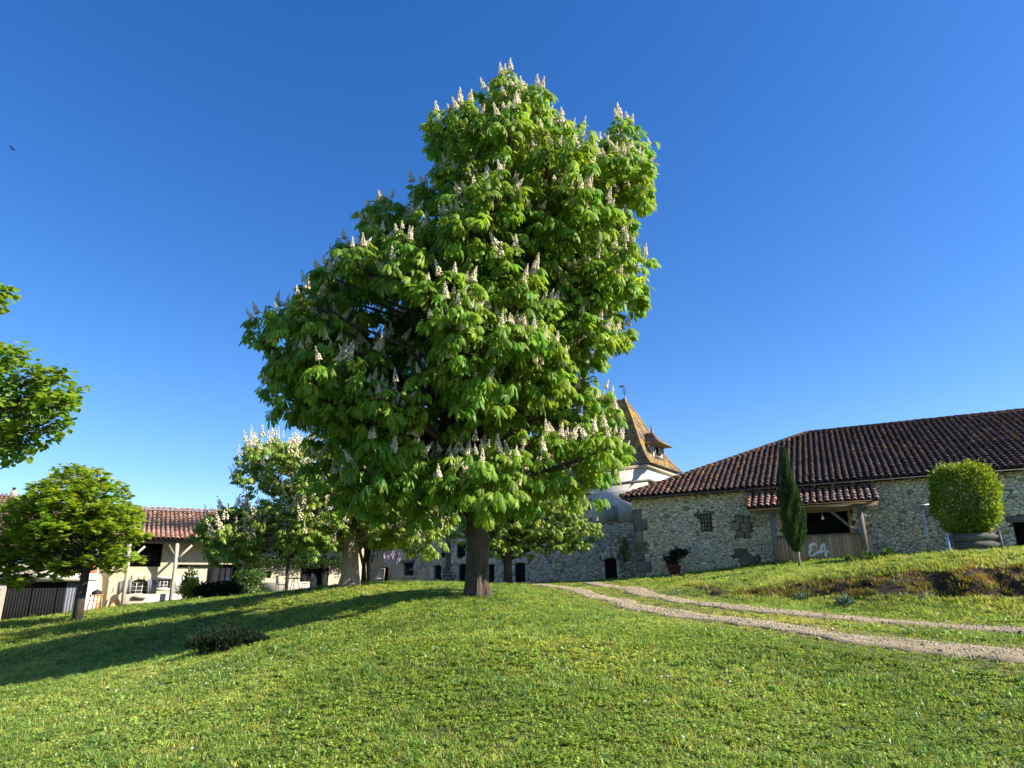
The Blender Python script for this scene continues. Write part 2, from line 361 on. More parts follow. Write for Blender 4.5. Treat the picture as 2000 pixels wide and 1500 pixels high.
# pebbles
def ico(r=1):
    t = (1+5**.5)/2
    v = np.array([(-1, t, 0), (1, t, 0), (-1, -t, 0), (1, -t, 0), (0, -1, t), (0, 1, t), (0, -1, -t), (0, 1, -t), (t, 0, -1), (t, 0, 1), (-t, 0, -1), (-t, 0, 1)], float)
    v /= np.linalg.norm(v[0]); f = [(0, 11, 5), (0, 5, 1), (0, 1, 7), (0, 7, 10), (0, 10, 11), (1, 5, 9), (5, 11, 4), (11, 10, 2), (10, 7, 6), (7, 1, 8), (3, 9, 4), (3, 4, 2), (3, 2, 6), (3, 6, 8), (3, 8, 9), (4, 9, 5), (2, 4, 11), (6, 2, 10), (8, 6, 7), (9, 8, 1)]
    return v*r, f
def rotz(a):
    c = np.cos(a); s = np.sin(a); R = np.zeros((len(a), 3, 3)); R[:, 0, 0] = c; R[:, 0, 1] = -s; R[:, 1, 0] = s; R[:, 1, 1] = c; R[:, 2, 2] = 1; return R
def rotx(a):
    c = np.cos(a); s = np.sin(a); R = np.zeros((len(a), 3, 3)); R[:, 1, 1] = c; R[:, 1, 2] = -s; R[:, 2, 1] = s; R[:, 2, 2] = c; R[:, 0, 0] = 1; return R
def roty(a):
    c = np.cos(a); s = np.sin(a); R = np.zeros((len(a), 3, 3)); R[:, 0, 0] = c; R[:, 0, 2] = s; R[:, 2, 0] = -s; R[:, 2, 2] = c; R[:, 1, 1] = 1; return R
iv, if_ = ico()
k = 9000; ri = RNG.integers(0, 2, k); pp = np.array([RUTS[a][min(len(RUTS[a])-1, int(RNG.random()**.6*len(RUTS[a])))] for a in ri]) + RNG.normal(0, .24, (k, 2))
S = RNG.uniform(.006, .020, k)*(1+1.0*(RNG.random(k) > .97)); R = rotz(RNG.uniform(0, 6.28, k))*S[:, None, None]; R[:, 2, :] *= .6
P = np.column_stack([pp, Hg(pp[:, 0], pp[:, 1])+.028+S*.2]); tn = (RNG.uniform(.5, 1.5, (k, 1))*np.array([1, .98, .94]))
o = link('pebbles', merged('pebbles', iv, if_, R, P, tn), track, M['pebble']); o['kind'] = 'stuff'

# ------------------------------------------------------------------ frames for walls
class Frame:
    def __init__(s, A, B):
        s.A = np.array([A[0], A[1], 0.0]); d = np.array([B[0]-A[0], B[1]-A[1], 0.0]); s.L = np.linalg.norm(d); s.d = d/s.L
        s.b = np.array([-s.d[1], s.d[0], 0.0])          # away from the camera
        if s.b[1] < 0: s.b = -s.b
        s.M3 = np.array([s.d, s.b, [0, 0, 1]]).T
    def p(s, a, q, z): return s.A + s.d*a + s.b*q + np.array([0, 0, z])
    def px(s, x, y, q=0.0):
        dr = ray(x, y); o = s.A + s.b*q
        t = ((o-EYE)@s.b)/(dr@s.b); P = EYE+dr*t
        return float((P-s.A)@s.d), float(P[2])
    def box(s, mb, a0, a1, q0, q1, z0, z1, tint=(1, 1, 1)):
        P = [s.p(a0, q0, z0), s.p(a1, q0, z0), s.p(a1, q1, z0), s.p(a0, q1, z0), s.p(a0, q0, z1), s.p(a1, q0, z1), s.p(a1, q1, z1), s.p(a0, q1, z1)]
        return mb.box8(P, tint)
    def wall(s, name, a0, a1, z0, z1, th, holes, m, parent):
        """wall with rectangular openings, front face at q=0"""
        A_ = sorted({a0, a1, *[h[0] for h in holes], *[h[1] for h in holes]}); Z_ = sorted({z0, z1, *[h[2] for h in holes], *[h[3] for h in holes]})
        A_ = [a for a in A_ if a0 <= a <= a1]; Z_ = [z for z in Z_ if z0 <= z <= z1]
        mb = MB()
        hole = lambda a, z: any(h[0]-1e-6 < a < h[1]+1e-6 and h[2]-1e-6 < z < h[3]+1e-6 for h in holes)
        solid = [[not hole((A_[i]+A_[i+1])/2, (Z_[j]+Z_[j+1])/2) for j in range(len(Z_)-1)] for i in range(len(A_)-1)]
        for i in range(len(A_)-1):
            for j in range(len(Z_)-1):
                if not solid[i][j]: continue
                a, b, c, d = A_[i], A_[i+1], Z_[j], Z_[j+1]
                mb.add([s.p(a, 0, c), s.p(b, 0, c), s.p(b, 0, d), s.p(a, 0, d)], [(0, 1, 2, 3)])
                mb.add([s.p(a, th, c), s.p(b, th, c), s.p(b, th, d), s.p(a, th, d)], [(3, 2, 1, 0)])
                if i == 0 or not solid[i-1][j]: mb.add([s.p(a, 0, c), s.p(a, th, c), s.p(a, th, d), s.p(a, 0, d)], [(3, 2, 1, 0)])
                if i == len(A_)-2 or not solid[i+1][j]: mb.add([s.p(b, 0, c), s.p(b, th, c), s.p(b, th, d), s.p(b, 0, d)], [(0, 1, 2, 3)])
                if j == 0 or not solid[i][j-1]: mb.add([s.p(a, 0, c), s.p(b, 0, c), s.p(b, th, c), s.p(a, th, c)], [(3, 2, 1, 0)])
                if j == len(Z_)-2 or not solid[i][j+1]: mb.add([s.p(a, 0, d), s.p(b, 0, d), s.p(b, th, d), s.p(a, th, d)], [(0, 1, 2, 3)])
        return mb.build(name, m, parent)

def clip(poly, nx_, ny_, c):
    out = []; n = len(poly)
    for i in range(n):
        p = poly[i]; q = poly[(i+1) % n]; dp = p[0]*nx_+p[1]*ny_-c; dq = q[0]*nx_+q[1]*ny_-c
        if dp <= 0: out.append(p)
        if (dp < 0) != (dq < 0) and dp != dq:
            t = dp/(dp-dq); out.append((p[0]+(q[0]-p[0])*t, p[1]+(q[1]-p[1])*t))
    return out
def rubble(L, Z0, Z1, cw, ch, seed, keep=lambda a, z: True, asp=1.55, jit=.62, rects=()):
    """rubble masonry: irregular stones as polygons (a, z)"""
    rr = random.Random(seed); cells = {}; nr = int((Z1-Z0)/ch)+2; nc = int(L/cw)+2
    for j in range(-1, nr):
        for i in range(-1, nc):
            if rr.random() < .28: continue
            cells[(i, j)] = ((i+.5+.5*(j % 2)+rr.uniform(-jit, jit))*cw, (Z0+(j+.5+rr.uniform(-jit, jit)*.9)*ch))
    out = []
    for (i, j), (a, z) in cells.items():
        if any(q[0] < a < q[1] and q[2] < z < q[3] for q in rects): continue
        if not keep(a, z) or a < -.05 or a > L+.05: continue
        poly = [(a-cw*1.3, z-ch*1.3), (a+cw*1.3, z-ch*1.3), (a+cw*1.3, z+ch*1.3), (a-cw*1.3, z+ch*1.3)]
        for di in range(-3, 4):
            for dj in range(-3, 4):
                o = cells.get((i+di, j+dj))
                if o is None or (di == 0 and dj == 0): continue
                da = (o[0]-a); dz = (o[1]-z)*asp*asp
                c = (da*(o[0]+a)/2 + dz*(o[1]+z)/2)
                poly = clip(poly, da, dz, c)
                if len(poly) < 3: break
            if len(poly) < 3: break
        for q in rects:
            if len(poly) < 3: break
            if max(p_[0] for p_ in poly) <= q[0] or min(p_[0] for p_ in poly) >= q[1] or max(p_[1] for p_ in poly) <= q[2] or min(p_[1] for p_ in poly) >= q[3]: continue
            o_ = [q[0]-a, a-q[1], q[2]-z, z-q[3]]; w_ = o_.index(max(o_))
            poly = clip(poly, *[(1, 0, q[0]), (-1, 0, -q[1]), (0, 1, q[2]), (0, -1, -q[3])][w_])
        if len(poly) < 3: continue
        poly = clip(poly, -1, 0, 0); poly = clip(poly, 1, 0, L) if len(poly) > 2 else poly
        poly = clip(poly, 0, -1, -Z0) if len(poly) > 2 else poly; poly = clip(poly, 0, 1, Z1) if len(poly) > 2 else poly
        if len(poly) >= 3: out.append(poly)
    return out
def stone_geo(mb, fr, poly, rr, joint=.008, prot=.03, tint=(1, 1, 1), q0=0.0):
    ca = sum(p[0] for p in poly)/len(poly); cz = sum(p[1] for p in poly)/len(poly)
    area = 0
    for i in range(len(poly)):
        x0, y0 = poly[i]; x1, y1 = poly[(i+1) % len(poly)]; area += x0*y1-x1*y0
    if area < 0: poly = poly[::-1]
    # drop tiny edges then round corners
    P = []
    for i in range(len(poly)):
        p = poly[i]; q = poly[(i+1) % len(poly)]
        if math.hypot(q[0]-p[0], q[1]-p[1]) > .03: P.append(p)
    if len(P) < 3: return
    Q = []
    for i in range(len(P)):
        a = P[i-1]; b = P[i]; c = P[(i+1) % len(P)]
        t = min(.15, .028/(math.hypot(a[0]-b[0], a[1]-b[1])+1e-6)); t2 = min(.15, .028/(math.hypot(c[0]-b[0], c[1]-b[1])+1e-6))
        Q.append((b[0]+(a[0]-b[0])*t, b[1]+(a[1]-b[1])*t)); Q.append((b[0]+(c[0]-b[0])*t2, b[1]+(c[1]-b[1])*t2))
    def ins(pt, dd):
        dx = ca-pt[0]; dz = cz-pt[1]; l = math.hypot(dx, dz)+1e-6; k_ = min(.45, dd/l); return (pt[0]+dx*k_, pt[1]+dz*k_)
    pr_ = prot*rr.uniform(.55, 1.15); n = len(Q); ta = rr.uniform(-.06, .06); tz = rr.uniform(-.07, .07)
    r0 = [ins(p, joint) for p in Q]; r1 = [ins(p, joint+.007) for p in Q]
    V = [fr.p(p[0], q0, p[1]) for p in r0] + [fr.p(p[0], q0-pr_*.7, p[1]) for p in r0] + [fr.p(p[0], q0-pr_-ta*(p[0]-ca)-tz*(p[1]-cz), p[1]) for p in r1]
    Fc = [tuple(range(2*n, 3*n))]
    for i in range(n):
        j = (i+1) % n; Fc += [(i, j, n+j, n+i), (n+i, n+j, 2*n+j, 2*n+i)]
    mb.add(V, Fc, tint)
def st_tint(rr, lo=.68, hi=1.12, dark=.07):
    v = rr.uniform(lo, hi); 
    if rr.random() < dark: v *= .55
    w_ = rr.uniform(-.05, .07); return (v*(1+w_), v, v*(1-w_*1.6))
def masonry(fr, polys, parent, m, seed, nobj=300, tf=st_tint, q0=0.0, score=None, **kw):
    """the nearest stones as objects, the rest as one joined part"""
    rr = random.Random(seed)
    def sc_(p):
        a = sum(v[0] for v in p)/len(p); z = sum(v[1] for v in p)/len(p); P_ = fr.p(a, 0, z); d = np.linalg.norm(P_-EYE)
        ar = abs(sum(p[i-1][0]*p[i][1]-p[i][0]*p[i-1][1] for i in range(len(p))))/2
        pen = 1 if (score is None or score(a, z)) else 0
        return -(ar/d**2)*(pen+.0001)
    polys = sorted(polys, key=sc_)
    for p in polys[:nobj]:
        b_ = MB(); stone_geo(b_, fr, p, rr, tint=tf(rr), q0=q0, **kw)
        if b_.v: b_.build('stone', m, parent)
    b_ = MB()
    for p in polys[nobj:]: stone_geo(b_, fr, p, rr, tint=tf(rr), q0=q0, **kw)
    if b_.v:
        o = b_.build('rubble_stones', m, parent); o['kind'] = 'stuff'

# canal tile template: axis up-slope = +Y, 0..length; half tube, arches up (+Z)
def tile_tpl(r0=.108, r1=.072, ln=.42, n=6, th=.016):
    V = []; Fc = []
    for (y, r) in ((0, r0), (ln, r1)):
        for k in range(n+1):
            a = math.pi*k/n; V.append((r*math.cos(a), y, r*math.sin(a)*.85))
    for k in range(n): Fc += [(k, k+1, n+1+k+1), (k, n+2+k, n+1+k)]
    b = len(V)
    for k in range(n+1):
        a = math.pi*k/n; V.append(((r0-th)*math.cos(a), 0.0, (r0-th)*math.sin(a)*.85))
    for k in range(n): Fc += [(k, b+k, b+k+1), (k, b+k+1, k+1)]
    for k in range(n+1):
        a = math.pi*k/n; V.append(((r0-th)*math.cos(a), .14, (r0-th)*math.sin(a)*.85))
    c = b+n+1
    for k in range(n): Fc += [(b+k, c+k, c+k+1), (b+k, c+k+1, b+k+1)]
    return np.array(V), Fc
TV, TF = tile_tpl()
def tile_roof(fr, a0, a1, ez, q_e, slope, plan_len, pitch_w, expo, parent, m, seed, nobj, tintf, lim=None, mesh_variants=8, vis=None, sag=0.0):
    """rows of cover tiles; eave at q=q_e,z=ez; slope rises with q. lim(a)->max plan length at a"""
    rr = random.Random(seed); cs = math.cos(slope); sn = math.sin(slope); items = []
    ncol = int((a1-a0)/pitch_w)
    up_ = fr.b*cs + np.array([0, 0, sn]); nrm = np.cross(fr.d, up_); 
    if nrm[2] < 0: nrm = -nrm
    for i in range(ncol+1):
        a = a0+i*pitch_w; mxp = min(plan_len, lim(a) if lim else plan_len)
        nrow = int(mxp/(expo*cs)+.999)
        for j in range(nrow):
            t = j*expo + rr.uniform(-.015, .015) + (.02 if j else 0)
            wob = .035*noise.noise(Vector((a*.6, t*.6, seed)))
            y_ = sag*math.sin(math.pi*min(1, max(0, t*cs/plan_len)))
            P_ = fr.p(a+rr.uniform(-.012, .012), q_e, ez) + up_*t + nrm*(.012+wob-y_)
            X_ = fr.d; tl = rr.uniform(-.025, .025)+.075; yaw = rr.uniform(-.04, .04)
            U_ = up_*math.cos(tl) - nrm*math.sin(tl)*1.0
            U_ = U_ + X_*yaw; U_ /= np.linalg.norm(U_); N_ = np.cross(X_, U_)
            if N_@nrm < 0: N_ = -N_
            X2 = np.cross(U_, N_)
            Rm = np.array([X2, U_, N_]).T * rr.uniform(.95, 1.05)
            items.append((np.linalg.norm(P_-EYE) if (vis is None or vis(a, t)) else 1e6, P_+nrm*.02, Rm, tintf(rr, a, t)))
    items.sort(key=lambda q: q[0])
    near = items[:nobj]; far = items[nobj:]
    if near:
        var = []
        for k in range(mesh_variants*2):
            tt = near[rr.randrange(len(near))][3]
            var.append(raw_mesh('roof_tile', TV, TF, np.repeat(np.array([tt]), len(TV), 0)))
            var[-1].materials.append(m)
        for d_, P_, Rm, tt in near:
            o = bpy.data.objects.new('roof_tile', rr.choice(var)); COL.objects.link(o); o.parent = parent
            o.matrix_local = Matrix.Translation(Vector(P_)-wloc(parent)) @ Matrix([list(r)+[0] for r in Rm]+[[0, 0, 0, 1]])
    if far:
        me = merged('roof_tiles', TV, TF, np.array([f_[2] for f_ in far]), np.array([f_[1] for f_ in far]), np.array([f_[3] for f_ in far]))
        o = link('tile_rows', me, parent, m); o['kind'] = 'stuff'
def ridge_tiles(P0, P1, parent, m, seed, tintf, size=1.35, n=None, name='ridge_tile'):
    rr = random.Random(seed); P0 = np.array(P0, float); P1 = np.array(P1, float); L = np.linalg.norm(P1-P0); d = (P1-P0)/L; n = n or int(L/.36)
    var = [raw_mesh(name, TV, TF, np.repeat(np.array([tintf(rr, 0, 0)]), len(TV), 0)) for k in range(6)]
    for v in var: v.materials.append(m)
    for i in range(n):
        p = P0 + d*(L*i/n); x = np.cross(d, [0, 0, 1]); x /= np.linalg.norm(x); z = np.cross(x, d)
        Rm = np.array([x, d, z]).T*size*rr.uniform(.95, 1.05)
        o = bpy.data.objects.new(name, rr.choice(var)); COL.objects.link(o); o.parent = parent
        o.matrix_local = Matrix.Translation(Vector(p)-wloc(parent)) @ Matrix([list(r)+[0] for r in Rm]+[[0, 0, 0, 1]])

# ================================================================== STONE BARN (right)
EZ = 6.01
eA = at(1212, 972, 33); _d = ray(2000, 912); eB = EYE + _d*(EZ-1.6)/_d[2]
BF0 = Frame(eA, eB)                                   # eave line
OV = .45
BF = Frame(BF0.p(.40, OV, 0), BF0.p(10, OV, 0))       # wall plane
barn = empty('stone_barn', tuple(BF.p(0, 0, 2.2)), 'long stone barn with a dark canal-tile roof and grey corner quoins, right of the track', 'barn')
BL = BF0.L + 1.5; bw = 8.55; brise = 3.95
# features on the wall
gs0, gz1 = BF.px(1369, 1006); gs1, gz0 = BF.px(1390, 1036)        # blocked grille window
hs0, hz1 = BF.px(1566, 1003); hs1, hz0 = BF.px(1662, 1050)        # serving hatch
ds0, dz1 = BF.px(1978, 1021); ds1 = ds0+1.1; dz0 = 2.2            # doorway at the right edge
hz0 -= .25; hs0 = BF.px(1530, 1010)[0]
holes = [(hs0, hs1, hz0, hz1), (ds0, ds1, dz0, dz1)]
wallo = BF.wall('wall', 0, BL, 1.2, 5.95, .5, holes, M['mortar'], barn)
b_ = MB(); BF.box(b_, 0, .5, .502, bw*2-1, 1.2, 5.9); BF.box(b_, BL-.5, BL, .502, bw*2-1, 1.2, 5.9); BF.box(b_, 0, BL, bw*2-1+.002, bw*2-.5, 1.2, 5.9); b_.build('side_wall', M['mortar'], barn)
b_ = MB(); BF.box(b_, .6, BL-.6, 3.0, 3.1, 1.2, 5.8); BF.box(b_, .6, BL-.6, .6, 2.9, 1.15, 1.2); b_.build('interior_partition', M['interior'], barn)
BR = [(h[0]-.11, h[1]+.11, h[2]-.02, h[3]+.14) for h in holes[:1]] + [(ds0-.02, ds1+.02, 0, dz1+.24)] + [(gs0-.04, gs1+.04, gz0-.03, gz1+.03), (gs0-.12, gs1+.16, gz1+.03, gz1+.13), (-1, .46, 0, 5.3)]
DP = [(1437, 1008, 1452, 1021, .95), (1452, 1008, 1464, 1021, 1.0), (1425, 1021, 1445, 1035, 1.0), (1446, 1023, 1468, 1037, .95), (1437, 1038, 1455, 1050, .75), (1455, 1036, 1466, 1050, .85), (1434, 1072, 1462, 1087, .5), (1444, 1087, 1484, 1102, .62)]
for q in DP:
    a0_, z1_ = BF.px(q[0], q[1]); a1_, z0_ = BF.px(q[2], q[3]); BR.append((a0_, a1_, z0_, z1_))
polys = rubble(BL, 1.6, 5.93, .175, .098, 3, rects=BR)
# bigger stones: a few larger cells come from random dropouts
def btint(rr):
    t = st_tint(rr, .72, 1.12, .05); return t
masonry(BF, polys, wallo, M['stone'], 5, 300, btint, score=lambda a, z: z > hg(*BF.p(a, -1, 0)[:2])+.1 and not (BF.px(1515, 1000)[0] < a < BF.px(1700, 1000)[0] and z < 4.2))
# grille with small stones behind
rr = random.Random(11)
for p in rubble(gs1-gs0, gz0, gz1, .12, .09, 8):
    b_ = MB(); stone_geo(b_, BF, [(q[0]+gs0, q[1]) for q in p], rr, .006, .02, st_tint(rr, .6, .9)); b_.build('stone', M['stone_grey'], wallo)
gr = MB()
for k in range(4): a = gs0+(gs1-gs0)*k/3; gr.beam(BF.p(a, -.07, gz0-.02), BF.p(a, -.07, gz1+.02), .028, .028)
for k in range(5): z = gz0+(gz1-gz0)*k/4; gr.beam(BF.p(gs0-.02, -.085, z), BF.p(gs1+.02, -.085, z), .028, .028)
gr.build('window_grille', M['iron'], barn)
b_ = MB(); BF.box(b_, gs0-.12, gs1+.16, -.07, .01, gz1+.04, gz1+.13); b_.build('lintel', M['dressed'], barn)
# quoins
z = 1.6; k = 0
while z < 5.25:
    h = .42+.14*random.random(); wq = .68 if k % 2 == 0 else .46
    wq *= random.uniform(1.0, 1.12); tv = random.choice([.55, .7, .9, 1.15, .6]) if z < 5 else 1.1
    b_ = MB(); stone_geo(b_, BF, [(0, z), (wq, z), (wq, z+h), (0, z+h)], random.Random(k), .006, .06, (tv*1.0, tv, tv*.97)); b_.build('quoin', M['dressed'], wallo)
    z += h+.004; k += 1
# dark dressed patch of former opening
for (x0, y0, x1, y1, tv) in DP:
    a0_, z1_ = BF.px(x0, y0); a1_, z0_ = BF.px(x1, y1)
    b_ = MB(); stone_geo(b_, BF, [(a0_, z0_), (a1_, z0_), (a1_, z1_), (a0_, z1_)], random.Random(x0), .008, .075, (tv, tv, tv*.92)); b_.build('block', M['dressed'], wallo)
# roof
roof = empty('roof', tuple(BF0.p(0, 0, EZ))); roof.parent = barn; roof.location = Vector(BF0.p(0, 0, EZ)) - Vector(barn.location)
RL = BL+1.2
sl = math.atan2(brise, bw); b_ = MB()
c0 = BF0.p(0, 0, EZ); c1 = BF0.p(RL, 0, EZ); r0_ = BF0.p(bw, bw, EZ+brise); r1_ = BF0.p(RL, bw, EZ+brise); d0 = BF0.p(0, 2*bw, EZ); d1 = BF0.p(RL, 2*bw, EZ)
b_.add([c0, c1, r1_, r0_], [(0, 1, 2, 3)]); b_.add([c0, r0_, d0], [(0, 1, 2)]); b_.add([d0, r0_, r1_, d1], [(0, 1, 2, 3)])
dn = np.array([0, 0, -.06]); b_.add([c0+dn, c1+dn, r1_+dn, r0_+dn], [(3, 2, 1, 0)]); b_.add([c0+dn, c1+dn, c1, c0], [(0, 1, 2, 3)]); b_.add([c0, d0, d0+dn, c0+dn], [(0, 1, 2, 3)])
b_.add([d0+dn, r0_+dn, c0+dn], [(0, 1, 2)]); b_.build('roof_deck', M['tile_bed'], roof)
def dtint(rr, a, t):
    v = rr.uniform(.55, 1.15); 
    k_ = max(0, 1-a/6.5)*.8
    if rr.random() < .05+.35*k_: return (v*2.0, v*1.3, v*.95)
    if rr.random() < .035: return (2.7*v, 1.9*v, .7*v)
    return (v*(1+.35*k_), v*(.92+.2*k_), v*(.9+.2*k_))
tile_roof(BF0, .05, RL, EZ, -.05, sl, bw, .268, .33, roof, M['tile'], 21, 300, dtint, lim=lambda a: a, vis=lambda a, t: a > 5 and a < 15.8)
def otint(rr, a, t): v = rr.uniform(.8, 1.2); return (v*3.0, v*1.9, v*1.0) if rr.random() < .8 else (v*1.5, v*1.3, v*1.2)
b_ = MB(); b_.tube([c0+[.05, 0, .0], r0_+[0, 0, .03]], [.115, .115], 8, (1.9, 1.45, 1.1)); b_.tube([r0_+[0, 0, .03], r1_+[0, 0, .03]], [.125, .125], 8, (1.3, 1.1, 1)); b_.build('ridge_mortar', M['tile'], roof)
ridge_tiles(c0+np.array([0, 0, .035]), r0_+np.array([0, 0, .04]), roof, M['tile'], 4, otint, 1.55, name='hip_tile')
ridge_tiles(r0_+np.array([0, 0, .03]), r1_+np.array([0, 0, .03]), roof, M['tile'], 5, lambda rr, a, t: (1.3*rr.uniform(.7, 1.3), 1.1, 1), 1.5)
# rafters and wall plate
for k in range(int(RL/.75)):
    a = .4+k*.75; b_ = MB(); b_.beam(BF0.p(a, .02, EZ-.12), BF0.p(a, OV+.3, EZ-.12+.3*math.tan(sl)), .09, .10); b_.build('rafter', M['wood_grey'], barn)
b_ = MB(); b_.beam(BF0.p(.05, .05, EZ-.075), BF0.p(RL, .05, EZ-.075), .10, .03); b_.build('eave_board', M['wood_grey'], barn)
# doorway at right edge
b_ = MB(); BF.box(b_, ds0-.2, ds1+.2, -.04, .2, dz1+.003, dz1+.24); b_.build('door_lintel', M['wood_grey'], barn)
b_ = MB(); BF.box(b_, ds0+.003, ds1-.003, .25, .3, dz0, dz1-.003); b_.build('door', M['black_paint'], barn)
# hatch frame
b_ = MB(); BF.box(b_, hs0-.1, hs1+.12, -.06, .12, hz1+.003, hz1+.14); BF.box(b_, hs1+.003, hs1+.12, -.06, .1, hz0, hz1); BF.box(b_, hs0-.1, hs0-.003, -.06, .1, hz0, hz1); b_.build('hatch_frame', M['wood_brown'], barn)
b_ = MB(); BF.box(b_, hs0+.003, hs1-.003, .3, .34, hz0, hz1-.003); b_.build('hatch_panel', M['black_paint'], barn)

# ================================================================== SHELTER against the barn
SQ = -1.35                                             # front posts stand this far before the wall
def sp(x, y, q=SQ): return BF.px(x, y, q)
shel = empty('lean_to_shelter', tuple(BF.p(sp(1600, 1090)[0], SQ/2, 2.8)), 'lean-to timber shelter with a small canal-tile roof over the plank bar counter', 'shelter')
for (xt, yt, xb, yb) in [(1505, 1003, 1521, 1102), (1678, 990, 1696, 1094)]:
    a1_, z1_ = sp(xt, yt); a0_, z0_ = sp(xb, yb); a_ = (a1_+a0_)/2
    b_ = MB(); b_.beam(BF.p(a_, SQ, z0_-.4), BF.p(a_, SQ, z1_), .19, .19, upv=tuple(BF.b)); b_.build('post', M['wood_grey'], shel)
aL, zL = sp(1466, 998); aR, zR = sp(1716, 983)
zb = (zL+zR)/2
b_ = MB(); b_.beam(BF.p(aL, SQ, zb-.02), BF.p(aR-.05, SQ, zb-.02), .16, .20); b_.build('beam', M['wood_grey'], shel)
pa, pz = sp(1680, 1042); b_ = MB(); b_.beam(BF.p(pa, SQ, pz-.05), BF.p(pa-1.05, SQ, zb-.1), .08, .10); b_.build('brace', M['wood_grey'], shel)
for aa in (aL+.75, aR-.9):
    b_ = MB(); b_.beam(BF.p(aa, -.05, zb+.15), BF.p(aa, SQ-.1, zb-.0), .10, .12); b_.build('joist', M['wood_grey'], shel)
sroof = empty('roof', (0, 0, 0)); sroof.parent = shel; sroof.location = Vector(BF.p(aL, SQ-.3, zb+.1)) - Vector(shel.location)
ssl = math.radians(27); sq0 = SQ-.32; sez = zb+.10; spl = -sq0-.02
b_ = MB(); P0 = BF.p(aL-.12, sq0, sez); P1 = BF.p(aR+.02, sq0, sez); P2 = BF.p(aR+.02, sq0+spl, sez+spl*math.tan(ssl)); P3 = BF.p(aL-.12, sq0+spl, sez+spl*math.tan(ssl))
b_.box8([P0+dn, P1+dn, P2+dn, P3+dn, P0, P1, P2, P3]); b_.build('roof_deck', M['tile_bed'], sroof)
b_ = MB(); b_.beam(BF.p(aL-.1, sq0+.03, sez-.05), BF.p(aR, sq0+.03, sez-.05), .04, .12); b_.build('fascia', M['wood_brown'], sroof)
def stint(rr, a, t):
    v = rr.uniform(.9, 2.0); q = rr.random()
    if q < .18: return (v*2.1, v*1.2, v*.9)
    if q < .5: return (v*1.6, v*1.6, v*1.55)
    return (v*1.15, v, v*.95)
ncs = 19; tile_roof(BF, aL-.05, aR, sez, sq0-.04, ssl, spl, (aR-aL)/ncs, .30, sroof, M['tile'], 9, 400, stint, mesh_variants=12)
# bulbs hanging
for (x, y, yl) in [(1607, 1012, 1000), (1689.5, 1006, 992)]:
    a_, z_ = sp(x, y, SQ+.1 if x < 1650 else SQ-.05); q_ = SQ+.1 if x < 1650 else SQ-.05
    c = BF.p(a_, q_, z_); h_ = empty('hanging_bulb', tuple(c), 'bare round bulb hanging under the shelter roof over the dark hatch' if x < 1650 else 'bare bulb on a cord just right of the shelter right post', 'light bulb', 'bulbs hanging from the shelter')
    b_ = MB(); b_.lathe(c, [(.001, -.07), (.04, -.055), (.06, -.01), (.05, .03), (.025, .06), (.02, .09), (.001, .095)], 12); b_.build('bulb', M['bulb'], h_, True)
    b_ = MB(); b_.tube([c+np.array([0, 0, .09]), c+np.array([0, 0, .42 if x > 1650 else .22])], [.006, .006], 5); b_.build('cord', M['white'], h_)
# counter
CQ = SQ+.28
ca0, cz1 = BF.px(1516, 1046, CQ); ca1, _ = BF.px(1700, 1042, CQ); _, cz0 = BF.px(1610, 1098, CQ); cz1 = BF.px(1610, 1044, CQ)[1]
cnt = empty('bar_counter', tuple(BF.p((ca0+ca1)/2, CQ, cz0)), 'brown vertical-plank bar counter painted with large white EA letters', 'bar counter')
npl = 27; pw = (ca1-ca0)/npl; rr = random.Random(5)
for k in range(npl):
    v = rr.uniform(.75, 1.15); b_ = MB(); BF.box(b_, ca0+k*pw+.004, ca0+(k+1)*pw-.004, CQ+rr.uniform(0, .006), CQ+.03, cz0-.45, cz1-.03, (v, v*.98, v*.95)); b_.build('plank', M['wood_brown'], cnt)
b_ = MB(); BF.box(b_, ca0-.03, ca1+.05, CQ-.05, CQ+.55, cz1-.028, cz1+.012); b_.build('counter_top', M['wood_grey'], cnt)
b_ = MB(); BF.box(b_, ca1+.003, ca1+.03, CQ+.0, CQ+.5, cz0-.45, cz1-.03); b_.build('end_panel', M['wood_pale'], cnt)  # paler timber than the other end: sunlight on this side put into the colour
b_ = MB(); BF.box(b_, ca0-.03, ca0-.003, CQ+.0, CQ+.5, cz0-.45, cz1-.03); b_.build('end_panel', M['wood_brown'], cnt)
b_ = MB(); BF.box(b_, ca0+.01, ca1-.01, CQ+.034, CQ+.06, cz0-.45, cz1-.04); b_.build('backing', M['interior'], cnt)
# painted letters, strokes traced in photograph coordinates of the planks
def zp(x, y): return (1440+x*300/2000, 960+y*160/1067)
Es = [(1035, 712), (1022, 688), (985, 684), (950, 708), (946, 738), (968, 752), (945, 775), (940, 812), (965, 842), (1000, 822), (1055, 790), (1120, 775), (1180, 780), (1205, 797)]
As = [(1084, 760), (1102, 720), (1125, 682), (1138, 715), (1148, 775), (1158, 858)]
for nm, S_, wds in (('letter_E', Es, None), ('letter_A', As, None)):
    pts = [];
    for q in S_: a_, z_ = BF.px(*zp(*q), CQ-.006); pts.append((a_, z_))
    C_ = catmull(pts, .015); b_ = MB(); n = len(C_); V = []
    for i in range(n):
        d_ = C_[min(i+1, n-1)]-C_[max(i-1, 0)]; d_ /= np.linalg.norm(d_)+1e-9; nn = np.array([-d_[1], d_[0]]); u_ = i/(n-1)
        w_ = .042*(.55+.75*abs(math.sin(u_*5+.6)))*min(1, .4+6*min(u_, 1-u_))
        V += [BF.p(C_[i][0]+nn[0]*w_, CQ-.006, C_[i][1]+nn[1]*w_), BF.p(C_[i][0]-nn[0]*w_, CQ-.006, C_[i][1]-nn[1]*w_)]
    b_.add(V, [(2*i, 2*i+1, 2*i+3, 2*i+2) for i in range(n-1)]); b_.build('letter', M['paint_sign'], cnt)

